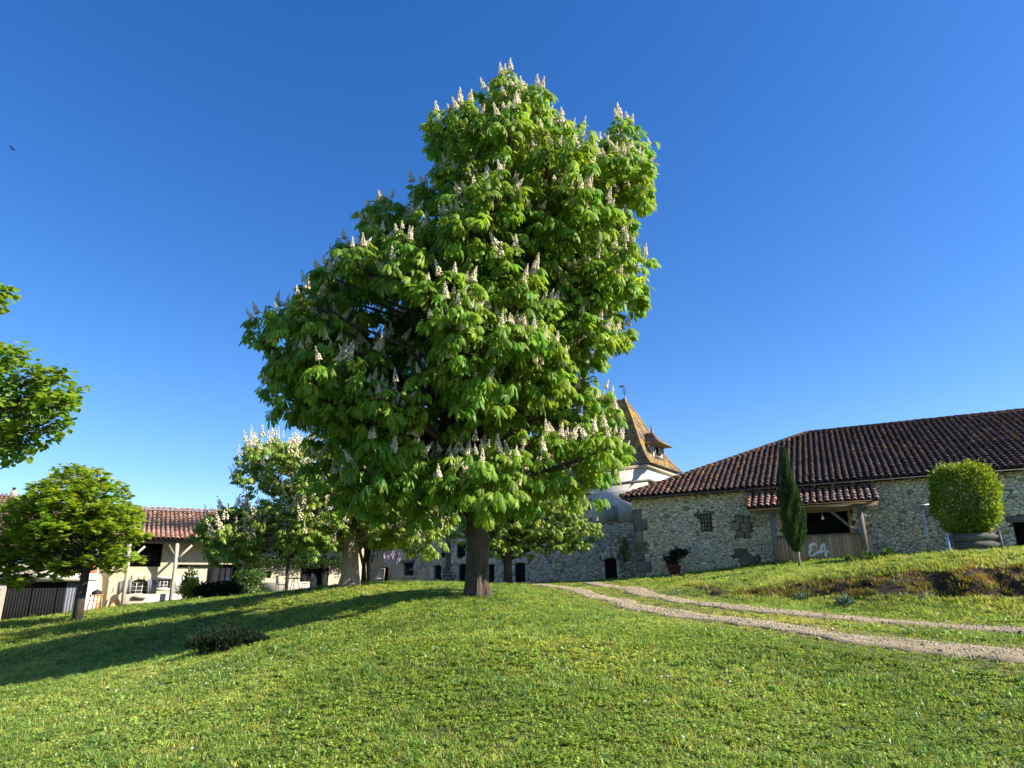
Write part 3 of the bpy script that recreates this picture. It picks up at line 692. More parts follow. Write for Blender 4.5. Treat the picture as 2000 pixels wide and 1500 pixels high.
# ================================================================== things by the barn
def leaf_quad():   # narrow leaf, folded
    return np.array([(0, 0, 0), (.5, .12, .02), (1, 0, -.12), (.5, -.12, .02)]), [(0, 1, 2), (0, 2, 3)]
LQ = leaf_quad()
def orient(D, rnd=None):
    """rotation matrices sending +X to D (k,3) with random roll"""
    D = D/np.linalg.norm(D, axis=1, keepdims=True); k = len(D)
    ref = np.where(np.abs(D[:, 2:3]) > .95, np.array([[1., 0, 0]]), np.array([[0, 0, 1.]]))
    Yv = np.cross(ref, D); Yv /= np.linalg.norm(Yv, axis=1, keepdims=True); Zv = np.cross(D, Yv)
    if rnd is not None:
        c = np.cos(rnd)[:, None]; s = np.sin(rnd)[:, None]; Yv, Zv = Yv*c+Zv*s, Zv*c-Yv*s
    return np.stack([D, Yv, Zv], 2)
def tints(k, lo, hi, warm=.1, seed=None):
    v = RNG.uniform(lo, hi, k); w_ = RNG.uniform(-warm, warm, k); return np.stack([v*(1+w_*1.6), v*(1+w_*.3), v*(1-w_)], 1)

# cypress
cb = at(1560, 1097, 25.0); cb[2] = hg(cb[0], cb[1])
cyp = empty('cypress_tree', tuple(cb), 'slim dark green columnar cypress standing before the bar counter', 'tree')
b_ = MB(); b_.tube([cb+[0, 0, -.1], cb+[.02, 0, .5], cb+[0, 0, 1.1], cb+[-.02, 0, 2.8]], [.055, .045, .035, .01], 8, rough=.2); b_.tube([cb+[.03, -.01, .3], cb+[.06, 0, .6], cb+[.09, 0, 1.2]], [.03, .025, .015], 6); b_.build('trunk', M['bark_pale'], cyp, True)
ht = 4.35; k = 19000; t = RNG.random(k)**.85
prof = np.interp(t, [0, .08, .2, .32, .45, .6, .68, .75, .9, 1], [.09, .23, .32, .35, .32, .26, .17, .15, .08, .02])
ang = RNG.uniform(0, 6.283, k); rad = prof*(.55+.5*np.sqrt(RNG.random(k)))*(1+.16*np.sin(ang*3+t*9)+.14*np.sin(ang*7-t*23))
P = np.stack([cb[0]+rad*np.cos(ang)+.0*t, cb[1]+rad*np.sin(ang), cb[2]+.55+t*(ht-.55)], 1)
D = np.stack([np.cos(ang)*.35, np.sin(ang)*.35, np.ones(k)], 1)+RNG.normal(0, .18, (k, 3))
S = RNG.uniform(.07, .16, k)*(1-.3*t)
link('foliage', merged('foliage', *LQ, orient(D, RNG.uniform(0, 6.28, k))*S[:, None, None]*np.array([1, 1.1, 1]), P, tints(k, .6, 1.3)), cyp, M['leaf_cypress'])['kind'] = 'stuff'

# bamboo in planter
PQ = -3.4
pl0, pz1 = BF.px(1856, 1043, PQ); pl1, _ = BF.px(1951, 1035, PQ); _, pz0 = BF.px(1905, 1082, PQ)
planter = empty('planter_box', tuple(BF.p((pl0+pl1)/2, PQ+.5, pz0)), 'dark grey board planter box holding the clipped bamboo by the barn', 'planter')
bh = (pz1-pz0+.12)/3
for k in range(4):
    b_ = MB(); v = [1.0, .8, 1.1, .9][k]; zz = pz1-(k+1)*bh; BF.box(b_, pl0+.03, pl1-.03, PQ, PQ+.04, zz+.008, zz+bh-.008, (v, v, v)); b_.build('board', M['wood_dark'], planter)
    b_ = MB(); BF.box(b_, pl0, pl0+.035, PQ+.05, PQ+1.1, zz+.008, zz+bh-.008, (v, v, v)); b_.build('board', M['wood_dark'], planter)
for a_ in (pl0-.03, pl1-.05):
    b_ = MB(); BF.box(b_, a_, a_+.08, PQ-.03, PQ+.048, pz0-.4, pz1+.05); b_.build('corner_post', M['wood_dark'], planter)
b_ = MB(); BF.box(b_, pl0+.04, pl1-.04, PQ+.05, PQ+1.1, pz1-.3, pz1-.1); b_.build('soil', M['soil'], planter)
bam = empty('bamboo_bush', tuple(BF.p((pl0+pl1)/2, PQ+.55, pz1-.1)), 'clipped rounded yellow-green bamboo bush growing from the board planter', 'bush')
k = 22000; c_ = np.array([(BF.px(1812, 960, PQ+.5)[0]+BF.px(1956, 960, PQ+.5)[0])/2, PQ+.55, (BF.px(1885, 905, PQ)[1]+BF.px(1885, 1038, PQ)[1])/2])
hx = (BF.px(1956, 960, PQ+.5)[0]-BF.px(1812, 960, PQ+.5)[0])/2-.14; hz = (BF.px(1885, 905, PQ)[1]-BF.px(1885, 1042, PQ)[1])/2-.05
u = RNG.normal(0, 1, (k, 3)); u /= np.linalg.norm(u, axis=1, keepdims=True); e = 3.3
un = u/((np.abs(u)**e).sum(1)**(1/e))[:, None]; rr_ = (.72+.30*RNG.random(k)**.6+.12*(RNG.random(k) > .97))*(1+.06*np.sin(u[:, 0]*9)*np.sin(u[:, 2]*8))
loc = un*rr_[:, None]*np.array([hx, hx*.85, hz]); loc[:, 0] *= 1-.10*(loc[:, 2] < -hz*.5); 
keepm = (loc[:, 2] > -hz*.98); loc = loc[keepm]; u = u[keepm]; k = len(loc)
tz = loc[:, 2]/hz
P = np.array([BF.p(c_[0]+l[0]+.07*zz_, c_[1]+l[1], c_[2]+l[2]) for l, zz_ in zip(loc, tz)])
Dl = u*1.0+RNG.normal(0, .5, (k, 3)); Dl[:, 2] += .15; D = Dl@BF.M3.T
S = RNG.uniform(.08, .18, k)*np.where(RNG.random(k) > .9, 1.4, 1)
link('foliage', merged('foliage', *LQ, orient(D, RNG.uniform(0, 6.28, k))*S[:, None, None], P, tints(k, .5, 1.4, .18)), bam, M['leaf_bamboo'])['kind'] = 'stuff'
b_ = MB()
for i in range(26):
    a_ = random.uniform(pl0+.2, pl1-.2); q_ = PQ+random.uniform(.2, .9); b_.tube([BF.p(a_, q_, pz1-.2), BF.p(a_+random.uniform(-.3, .3), q_+random.uniform(-.2, .2), pz1+1.6)], [.014, .008], 5)
b_.build('canes', M['leaf_shrub'], bam)['kind'] = 'stuff'
# T pole, downpipe
a0_, z0_ = BF.px(1819, 1086, -.9); a1_, z1_ = BF.px(1801, 988, -.9); am = (a0_+a1_)/2
pole = empty('lamp_pole', tuple(BF.p(am, -.9, z0_)), 'thin pale metal pole with a flat cross arm before the barn wall', 'lamp pole')
b_ = MB(); b_.tube([BF.p(am, -.9, z0_-.3), BF.p(am, -.9, z1_)], [.03, .03], 8); b_.build('pole', M['galv'], pole, True)
b_ = MB(); BF.box(b_, am-.30, am+.26, -.98, -.82, z1_, z1_+.05); b_.build('lamp_head', M['galv'], pole)
a0_, z0_ = BF.px(1855.5, 1084, -3.9); a1_, z1_ = BF.px(1851, 1040, -3.9); am = (a0_+a1_)/2
pp_ = empty('metal_post', tuple(BF.p(am, -3.9, z0_)), 'short bright galvanised post at the left edge of the planter box', 'post')
b_ = MB(); b_.tube([BF.p(am, -3.9, z0_-.3), BF.p(am, -3.9, z1_-.1)], [.045, .045], 10); b_.build('tube', M['galv'], pp_, True); b_ = MB(); b_.tube([BF.p(am, -3.9, z1_-.1), BF.p(am, -3.9, z1_-.06)], [.06, .06], 10); b_.build('cap', M['galv'], pp_, True)
# generic leafy shrub
def shrub(name, label, cat, c, r, n, m, ls, tpl=LQ, stems=5, lo=.6, hi=1.3, upb=.4, sm='bark_dark', group=None, parent=None, open_=0.0):
    root = parent or empty(name, tuple(c), label, cat, group); c = np.array(c, float); r = np.array(r, float)
    u = RNG.normal(0, 1, (n, 3)); u /= np.linalg.norm(u, axis=1, keepdims=True); q = RNG.random(n)**.45
    lob = 1+.25*np.sin(u[:, 0]*4+c[0])*np.cos(u[:, 1]*5)+.2*np.sin(u[:, 2]*6+c[1]*3)
    P = c+[0, 0, r[2]]+u*(q*lob)[:, None]*r; P[:, 2] = np.maximum(P[:, 2], c[2]+.02)
    D = u+RNG.normal(0, .5, (n, 3)); D[:, 2] += upb
    S = RNG.uniform(.7, 1.3, n)*ls
    link('foliage', merged('foliage', *tpl, orient(D, RNG.uniform(0, 6.28, n))*S[:, None, None], P, tints(n, lo, hi)), root, m)['kind'] = 'stuff'
    b_ = MB()
    for i in range(stems):
        a = random.uniform(0, 6.28); e_ = c+[r[0]*.6*math.cos(a), r[1]*.6*math.sin(a), r[2]*1.2]; b_.tube([c+[0, 0, -.05], (c+e_)/2+[0, 0, .05], e_], [.02, .015, .005], 5)
    if stems: b_.build('stems', M[sm], root)
    return root
ov = leaf_quad(); OV_ = (ov[0]*np.array([1, 2.6, 1]), ov[1])
# potted shrub by the barn wall
a_, z_ = BF.px(1318, 1121, -.9); c = BF.p(a_, -.9, hg(*BF.p(a_, -.9, 0)[:2]))
pot = empty('plant_pot', tuple(c), 'dark red glazed pot standing at the foot of the barn wall', 'plant pot')
b_ = MB(); b_.lathe(c, [(.001, .0), (.18, 0), (.27, .22), (.30, .40), (.33, .42), (.33, .46), (.27, .46), (.24, .40), (.001, .38)], 18); b_.build('body', M['terracotta'], pot, True)
b_ = MB(); b_.lathe(c, [(.001, .385), (.235, .39)], 18); b_.build('soil', M['soil'], pot)
pot_plant = empty('potted_shrub', tuple(c+[0, 0, .4]), 'dark leafy shrub growing out of the red pot by the barn', 'shrub')
shrub('', '', '', c+[-.08, 0, .38], (.32, .3, .28), 500, M['leaf_dark'], .1, OV_, parent=pot_plant)
shrub('', '', '', c+[.25, 0, .78], (.40, .3, .2), 500, M['leaf_dark'], .1, OV_, stems=0, parent=pot_plant)
b_ = MB(); b_.tube([c+[0, 0, .35], c+[.1, 0, .8], c+[.3, 0, 1.0]], [.02, .015, .01], 5); b_.build('stem', M['bark_dark'], pot_plant)

# ================================================================== TOWER
C0 = at(1269, 902, 45.0); th_ = math.radians(55); tu = np.array([math.cos(th_), math.sin(th_), 0]); tv_ = np.array([-math.sin(th_), math.cos(th_), 0]); TB = 5.7; TA = 6.9
tower = empty('dovecote_tower', tuple(C0*[1, 1, 0]+[0, 0, 2]), 'square pale dovecote tower with steep flared lichen-yellow tiled roof behind the barn', 'tower')
def tp(a, b, z): return np.array([C0[0], C0[1], 0])+tu*a+tv_*b+np.array([0, 0, z])      # a along right face, b along left face
ez = C0[2]; o_ = .42
b_ = MB(); q = [tp(o_, o_, 0), tp(TB-o_, o_, 0), tp(TB-o_, TA-o_, 0), tp(o_, TA-o_, 0)]
b_.box8([p+[0, 0, 1.5] for p in q]+[p+[0, 0, ez-.05] for p in q]); b_.build('wall', M['plaster'], tower)
lz = at(1240, 940, 46)[2]
b_ = MB(); q = [tp(o_-.22, o_-.22, 0), tp(TB-o_+.22, o_-.22, 0), tp(TB-o_+.22, TA-o_+.22, 0), tp(o_-.22, TA-o_+.22, 0)]
b_.box8([p+[0, 0, lz-.12] for p in q]+[p+[0, 0, lz+.05] for p in q]); b_.build('ledge', M['dressed'], tower)
for k, (g0, g1, gq) in enumerate([(.10, -.16, .22), (.18, -.02, .14)]):
    b_ = MB(); e_ = o_-gq; q = [tp(e_, e_, 0), tp(TB-e_, e_, 0), tp(TB-e_, TA-e_, 0), tp(e_, TA-e_, 0)]
    b_.box8([p+[0, 0, ez-.05-g0-.10*(1-k)-.03] for p in q]+[p+[0, 0, ez-.05-.13*(1-k)] for p in q]); b_.build('cornice', M['stone_grey'], tower)
# flared roof : profile t 0..1 -> (inset fraction, height)
apz = at(1215, 786, 49.5)[2]; rh = apz-ez
prof = [(0, 0), (.13, .075), (.26, .18), (.40, .33), (.56, .53), (.75, .76), (1, 1)]
NR = 34; hb = TB/2
def pf(t):
    xs_ = [p[0] for p in prof]; zs_ = [p[1] for p in prof]; return float(np.interp(t, xs_, zs_))
b_ = MB(); rr = random.Random(3)
NT = 34
# real courses of flat tiles: each course a row of slightly uneven small slabs
V_ = []; F_ = []; C_ = []
def course(A0, A1, B0, B1, nrm):
    """lower edge A0-A1, upper edge B0-B1: row of tiles, lower edge lifted"""
    L = np.linalg.norm(A1-A0); n = max(1, int(L/.17))
    for i in range(n):
        u0 = i/n; u1 = (i+1)/n
        lift = nrm*(.035+rr.uniform(0, .02)); v = rr.uniform(.65, 1.3)
        p = [A0+(A1-A0)*u0, A0+(A1-A0)*(u1-.004), B0+(B1-B0)*(u1-.004), B0+(B1-B0)*u0]
        b_.add([p[0]+lift, p[1]+lift, p[2]+nrm*.006, p[3]+nrm*.006, p[0], p[1]], [(0, 1, 2, 3), (4, 5, 1, 0)], (v, v*.97, v*.92))
def ring(t):
    i_ = hb*t; z = ez+rh*pf(t); return [tp(i_, i_, z), tp(TB-i_, i_, z), tp(TB-i_, TA-i_, z), tp(i_, TA-i_, z)]
for k in range(NT):
    R0 = ring(k/NT); R1 = ring((k+1)/NT)
    for s_ in range(4):
        A0, A1, B0, B1 = R0[s_], R0[(s_+1) % 4], R1[s_], R1[(s_+1) % 4]
        nm_ = np.cross(A1-A0, (B0+B1)/2-(A0+A1)/2); nm_ /= np.linalg.norm(nm_)
        if nm_[2] < 0: nm_ = -nm_
        course(A0, A1, B0, B1, nm_)
rfo = b_.build('roof', M['flat_tile'], tower)
b_ = MB(); q = ring(0); b_.add([p-[0, 0, .02] for p in q], [(0, 1, 2, 3)]); b_.build('soffit', M['wood_grey'], tower)
# hip ridges
b_ = MB()
for s_ in range(4):
    pts = [ring(t_)[s_]+[0, 0, .05] for t_ in np.linspace(0, 1, 14)]; b_.tube(pts, [.075]*14, 6, (1.05, 1, .85))
rg = [ring(1)[0], ring(1)[3]]
b_.tube([rg[0]+[0, 0, .05], rg[1]+[0, 0, .05]], [.1, .1], 6); b_.build('hip_ridge', M['flat_tile'], tower, True)
for k, c in enumerate(rg):
    b_ = MB(); b_.lathe(c, [(.16, -.05), (.14, .12), (.05, .28), (.03, .3)], 10, (.8, .8, .8)); fo = b_.build('finial', M['dressed'], tower, True)
    b_ = MB(); b_.tube([c+[0, 0, .25], c+[0, 0, 1.35]], [.02, .01], 5)
    for zz_, l_ in ((.55, .22), (.72, .28), (.9, .16)):
        for a in (0, 1.57, 3.14, 4.71):
            e_ = np.array([math.cos(a+.6), math.sin(a+.6), 0]); b_.tube([c+[0, 0, zz_], c+e_*l_*.6+[0, 0, zz_+.10], c+e_*l_+[0, 0, zz_+.02]], [.012, .01, .006], 4)
    if k == 0:
        b_.add([c+[-.02, 0, 1.08], c+[-.34, 0, 1.04], c+[-.42, 0, 1.16], c+[-.28, 0, 1.13], c+[-.12, 0, 1.22], c+[-.02, 0, 1.14]], [(0, 1, 2, 3, 4, 5)]); b_.add([c+[-.02, .02, 1.08], c+[-.34, .02, 1.04], c+[-.42, .02, 1.16], c+[-.28, .02, 1.13], c+[-.12, .02, 1.22], c+[-.02, .02, 1.14]], [(5, 4, 3, 2, 1, 0)])
    b_.build('weathervane' if k == 0 else 'spike', M['iron'], tower)
# dormer on the right face (outward normal = -tv_)
dorm = empty('dormer', tuple(tp(TB/2, 0, ez+.5))); dorm.parent = tower; dorm.location = Vector(tp(TB/2, .4, ez+.4)) - Vector(tower.location)
dc = TB*.50; dw = .74; db = .46; dz0_ = ez+.40; dz1_ = ez+1.62
def dp(a, b, z): return tp(dc+a, b, z)
for sgn in (-1, 1):
    b_ = MB(); b_.beam(dp(sgn*dw, db, dz0_-.1), dp(sgn*dw, db, dz1_), .09, .09); b_.build('post', M['wood_grey'], dorm)
    b_ = MB(); b_.add([dp(sgn*dw, db+.03, dz0_-.15), dp(sgn*dw, db+1.9, dz1_), dp(sgn*dw, db+.03, dz1_), dp(sgn*(dw-.05), db+.03, dz0_-.15), dp(sgn*(dw-.05), db+1.9, dz1_), dp(sgn*(dw-.05), db+.03, dz1_)], [(0, 1, 2), (5, 4, 3), (0, 2, 5, 3), (2, 1, 4, 5)]); b_.build('cheek', M['plaster'], dorm)
b_ = MB(); b_.beam(dp(-dw, db, dz0_+.02), dp(dw, db, dz0_+.02), .12, .10); b_.build('sill', M['wood_pale'], dorm)
b_ = MB(); b_.beam(dp(-dw, db, dz0_+.38), dp(dw, db, dz0_+.38), .05, .10); b_.build('rail', M['wood_grey'], dorm)
b_ = MB(); b_.box8([dp(-dw+.06, db+.35, dz0_), dp(dw-.06, db+.35, dz0_), dp(dw-.06, db+.4, dz0_), dp(-dw+.06, db+.4, dz0_), dp(-dw+.06, db+.35, dz1_-.02), dp(dw-.06, db+.35, dz1_-.02), dp(dw-.06, db+.4, dz1_-.02), dp(-dw+.06, db+.4, dz1_-.02)]); b_.build('opening', M['interior'], dorm)  # near-black panel paints the unlit inside of the dormer
b_ = MB()
def dring(t):
    i_ = 1.15*t; z = dz1_+ 1.05*(t**1.35); return [dp(-1.15+i_, -.15+i_*.9, z), dp(1.15-i_, -.15+i_*.9, z), dp(1.15-i_, 2.7-i_*.2, z), dp(-1.15+i_, 2.7-i_*.2, z)]
for k in range(8):
    R0 = dring(k/8); R1 = dring((k+1)/8)
    for s_ in (0, 1, 3):
        A0, A1, B0, B1 = R0[s_], R0[(s_+1) % 4], R1[s_], R1[(s_+1) % 4]
        nm_ = np.cross(A1-A0, (B0+B1)/2-(A0+A1)/2); nm_ /= np.linalg.norm(nm_)+1e-9
        if nm_[2] < 0: nm_ = -nm_
        course(A0, A1, B0, B1, nm_)
b_.build('dormer_roof', M['flat_tile'], dorm)
b_ = MB(); q = dring(0); b_.add([p-[0, 0, .01] for p in q], [(0, 1, 2, 3)]); b_.build('dormer_soffit', M['wood_grey'], dorm)
b_ = MB(); c = dring(1)[0]*.5+dring(1)[1]*.5; b_.lathe(c, [(.16, -.1), (.10, .15), (.05, .45), (.02, .75), (.001, .78)], 9, (.9, .9, .9)); b_.build('dormer_finial', M['dressed'], dorm, True)

# ================================================================== STONE COURTYARD BUILDING (back)
KF = Frame(at(880, 1135, 44.5)[:2], at(1242, 1130, 39.0)[:2])
keep_b = empty('stone_building', tuple(KF.p(KF.L/2, 0, 2)), 'tall shaded rubble-stone building with arched doors behind the middle chestnut', 'building')
topz = KF.px(1180, 962)[1]
def opening(fr, x0, y0, x1, y1, q=0):
    a0, z1 = fr.px(x0, y0, q); a1, z0 = fr.px(x1, y1, q); return [a0, a1, z0, z1]
kd = [opening(KF, 897, 1100, 910, 1142), opening(KF, 955, 1100, 966, 1142), opening(KF, 1006, 1098, 1027, 1142), opening(KF, 1181, 1089, 1207, 1142)]
for h in kd: h[2] = 1.6
kw = opening(KF, 893, 1060, 910, 1087)
ns0, nz1 = KF.px(1228, 1098); 
kh = [tuple(h) for h in kd]+[tuple(kw)]
kwall = KF.wall('wall', -.4, KF.L+1.5, 1.2, topz, .6, kh, M['mortar'], keep_b)
rz = KF.px(1200, 1022)[1]; rs = KF.px(1160, 1022)[0]
def kkeep(a, z):
    if any(h[0]-.17 < a < h[1]+.17 and h[2]-.1 < z < h[3]+.2 for h in kh): return False
    if a > rs-.2 and z > rz: return False
    return True
masonry(KF, rubble(KF.L+.3, 1.6, topz-.05, .24, .145, 17, kkeep), kwall, M['stone_grey'], 8, 0, lambda rr: st_tint(rr, .8, 1.1, .04), joint=.009, prot=.03)
b_ = MB(); KF.box(b_, rs-.1, KF.L+1.4, -.05, -.003, rz+.01, topz); b_.build('rendered_panel', M['render_grey'], keep_b)
a0_, z1_ = KF.px(1168, 990); a1_, z0_ = KF.px(1208, 1019); b_ = MB(); KF.box(b_, a0_, a1_, -.075, -.052, z0_, z1_); b_.build('blocked_window', M['dressed'], keep_b)
def arched(fr, h, parent, md, ms, nseg=7, rise=.16, name='door', sur=.18, q=.22):
    a0, a1, z0, z1 = h; c = (a0+a1)/2; hw = (a1-a0)/2; rs_ = min(rise, hw)
    arc = lambda a: z1-rs_*((a-c)/hw)**2
    b_ = MB()   # door leaf
    N_ = 10; A_ = [a0+(a1-a0)*i/N_ for i in range(N_+1)]
    for i in range(N_):
        b_.add([fr.p(A_[i], q, z0), fr.p(A_[i+1], q, z0), fr.p(A_[i+1], q, arc(A_[i+1])), fr.p(A_[i], q, arc(A_[i]))], [(0, 1, 2, 3)])
    dobj = b_.build(name, md, parent)
    for i in range(N_):
        b_ = MB(); P = []
        for qq in (0.0-.004, .3):
            P += [fr.p(A_[i], qq, arc(A_[i])), fr.p(A_[i+1], qq, arc(A_[i+1])), fr.p(A_[i+1], qq, z1+.001), fr.p(A_[i], qq, z1+.001)]
        if i == 0: sb = MB()
        sb.add(P, [(0, 1, 2, 3), (7, 6, 5, 4), (4, 5, 1, 0)], (.85, .85, .85))
    sb.build('arch_soffit', ms, parent)
    rr = random.Random(int(a0*100)); n = max(3, int((a1-a0+2*sur)/.28))
    for i in range(n):   # voussoirs
        u0 = a0-sur+(a1-a0+2*sur)*i/n; u1 = a0-sur+(a1-a0+2*sur)*(i+1)/n
        f0 = lambda a: max(z1-rs_*1.2, arc(min(max(a, a0), a1))); v = rr.uniform(.8, 1.2)
        lo0 = f0(u0) if u0 > a0 else z1-rs_; lo1 = f0(u1) if u1 < a1 else z1-rs_
        stb = MB(); stone_geo(stb, fr, [(u0, lo0), (u1, lo1), (u1, max(lo1, z1)+.26-.04*abs(u1-c)), (u0, max(lo0, z1)+.26-.04*abs(u0-c))], rr, .004, .06, (v, v, v)); stb.build('voussoir', ms, parent)
    z = z0; i = 0
    while z < z1-rs_-.1:
        hgt = rr.uniform(.3, .42); hgt = min(hgt, z1-rs_-z)
        for sd_ in (-1, 1):
            wq = rr.uniform(.16, .30); aa = (a0-wq, a0) if sd_ < 0 else (a1, a1+wq); v = rr.uniform(.7, 1.2)
            stb = MB(); stone_geo(stb, fr, [(aa[0], z), (aa[1], z), (aa[1], z+hgt), (aa[0], z+hgt)], rr, .004, .055, (v, v, v)); stb.build('jamb_stone', ms, parent)
        z += hgt
    return dobj
for h in kd: arched(KF, h, keep_b, M['black_paint'], M['stone_grey'])
arched(KF, kw, keep_b, M['interior'], M['stone_grey'], name='window')
b_ = MB(); KF.box(b_, -.4, rs-.1, -.2, .58, topz+.003, topz+.10); b_.build('eave_course', M['tile'], keep_b)
# low wing to the left of it
WF = Frame(at(690, 1140, 48.5)[:2], at(884, 1137, 44.8)[:2])
wing = empty('farmhouse_wing', tuple(WF.p(2, 0, 2)), 'low shaded farmhouse wing with a square window and narrow arched doors behind the lawn crest', 'building')
wtop = WF.px(860, 1022)[1]
wd = [opening(WF, 745, 1107, 758, 1145), opening(WF, 848, 1103, 862, 1145)]
for h in wd: h[2] = 1.6
ww = opening(WF, 788, 1100, 808, 1124); wh = [tuple(h) for h in wd]+[tuple(ww)]
wwall = WF.wall('wall', -.5, WF.L, 1.2, wtop, .5, wh, M['limewash'], wing)
ws = WF.px(815, 1060)[0]
masonry(WF, [p for p in rubble(WF.L-.02, 1.7, wtop-.02, .30, .19, 27, lambda a, z: a > ws+.5*math.sin(z*3) and not any(h[0]-.17 < a < h[1]+.17 and z < h[3]+.2 for h in wh))], wwall, M['stone_grey'], 8, 0, lambda rr: st_tint(rr, .75, 1.1))
for h in wd: arched(WF, h, wing, M['black_paint'], M['stone_grey'])
b_ = MB(); WF.box(b_, ww[0], ww[1], .2, .24, ww[2], ww[3]); b_.build('window', M['glass'], wing)
b_ = MB(); WF.box(b_, ww[0]-.35, ww[1]+.1, -.06, .05, ww[3]+.003, ww[3]+.18); b_.build('lintel', M['wood_grey'], wing)
for (p_, q_, r_, s_) in [(ww[0]-.03, ww[1]+.25, ww[2]-.2, ww[2]-.003), (ww[1]+.003, ww[1]+.25, ww[2], ww[3])]:
    b_ = MB(); WF.box(b_, p_, q_, -.05, .05, r_, s_); b_.build('window_surround', M['stone_grey'], wing)
wr = empty('roof', (0, 0, 0)); wr.parent = wing; wr.location = Vector(WF.p(0, 0, wtop)) - Vector(wing.location)
b_ = MB(); zz_ = wtop+.02; b_.box8([WF.p(-.5, -.5, zz_-.06), WF.p(WF.L+.3, -.5, zz_-.06), WF.p(WF.L+.3, 5, zz_+1.9), WF.p(-.5, 5, zz_+1.9), WF.p(-.5, -.5, zz_), WF.p(WF.L+.3, -.5, zz_), WF.p(WF.L+.3, 5, zz_+1.96), WF.p(-.5, 5, zz_+1.96)]); b_.build('roof_deck', M['tile_bed'], wr)
def ptint(rr, a, t):
    v = rr.uniform(.8, 1.25); return (v*2.9, v*2.6, v*2.5) if rr.random() < .75 else (v*3.4, v*3.4, v*3.3)
tile_roof(WF, -.5, WF.L+.2, zz_+.0, -.55, math.atan2(1.96, 5.5), 5.5, .24, .33, wr, M['tile'], 31, 0, ptint)
# lantern and barrel by the wing
a_, z_ = WF.px(865, 1084, -.35); c = WF.p(a_, -.3, z_)
lan = empty('wall_lantern', tuple(c), 'small black bracket lantern on the stone wall left of the chestnut trunk', 'lantern')
b_ = MB(); b_.lathe(c, [(.001, -.16), (.09, -.14), (.13, .08), (.16, .1), (.03, .24), (.001, .26)], 6); b_.build('lamp', M['iron'], lan); b_ = MB(); b_.tube([WF.p(a_, .02, z_+.35), WF.p(a_, -.3, z_+.38), WF.p(a_, -.3, z_+.22)], [.02, .018, .015], 5); b_.build('bracket', M['iron'], lan)
a_, z_ = WF.px(873, 1139, -.9); c = WF.p(a_, -.9, hg(*WF.p(a_, -.9, 0)[:2]))
bar = empty('barrel', tuple(c), 'weathered wooden barrel standing against the shaded courtyard wall', 'barrel')
b_ = MB(); b_.lathe(c, [(.001, 0), (.25, 0), (.30, .2), (.32, .42), (.30, .64), (.25, .84), (.23, .84), (.22, .80), (.001, .80)], 16); b_.build('staves', M['wood_grey'], bar, True)
for zz_, r_ in ((.1, .285), (.3, .322), (.55, .322), (.75, .285)):
    b_ = MB(); b_.lathe(c+[0, 0, zz_], [(r_, -.025), (r_+.008, -.02), (r_+.008, .02), (r_, .025)], 16); b_.build('hoop', M['iron'], bar, True)

# ================================================================== LEFT HOUSE
HF = Frame(at(190, 1150, 37.0)[:2], at(480, 1110, 40.5)[:2])
HL = HF.L + 7.3
house = empty('farmhouse', tuple(HF.p(HF.L/2, 0, 1)), 'cream stone farmhouse with a pink canal-tile roof on Y-braced posts, left of the chestnuts', 'house')
hez = HF.px(340, 1056, -1.0)[1]
up_w = opening(HF, 252, 1060, 313, 1107); arw = opening(HF, 257, 1131, 287, 1160); sq = opening(HF, 307, 1130, 333, 1149); sq2 = opening(HF, 360, 1128, 387, 1147)
dd = opening(HF, 408, 1102, 474, 1152); bd = opening(HF, 590, 1107, 640, 1152); sw_ = opening(HF, 516, 1116, 529, 1129)
holes_h = [tuple(x) for x in (up_w, arw, sq, sq2, dd, bd, sw_)]
hwall = HF.wall('wall', -.2, HL, .2, hez+.25, .45, holes_h, M['limewash'], house)
# terrace plaster plinth
tz = HF.px(300, 1160, -.5)[1]
b_ = MB(); ta0 = HF.px(222, 1165, -.5)[0]; ta1 = HF.px(392, 1165, -.5)[0]; HF.box(b_, ta0, ta1, -.5, -.003, .2, tz); b_.build('plinth', M['plaster_warm'], house)
b_ = MB(); a0_, z1_ = HF.px(341, 1128, -.02); a1_, z0_ = HF.px(408, 1160, -.02); HF.box(b_, a0_, a1_-.02, -.03, -.0031, z0_, sq2[2]-.05); HF.box(b_, a0_, sq2[0]-.12, -.03, -.0031, sq2[2]-.05, z1_); b_.build('white_render', M['white'], house)
b_ = MB(); a0_, z1_ = HF.px(259, 1164, -.52); a1_, z0_ = HF.px(284, 1169, -.52); HF.box(b_, a0_, a1_, -.62, -.503, z0_, z1_); b_.build('stone_trough', M['dressed'], house)
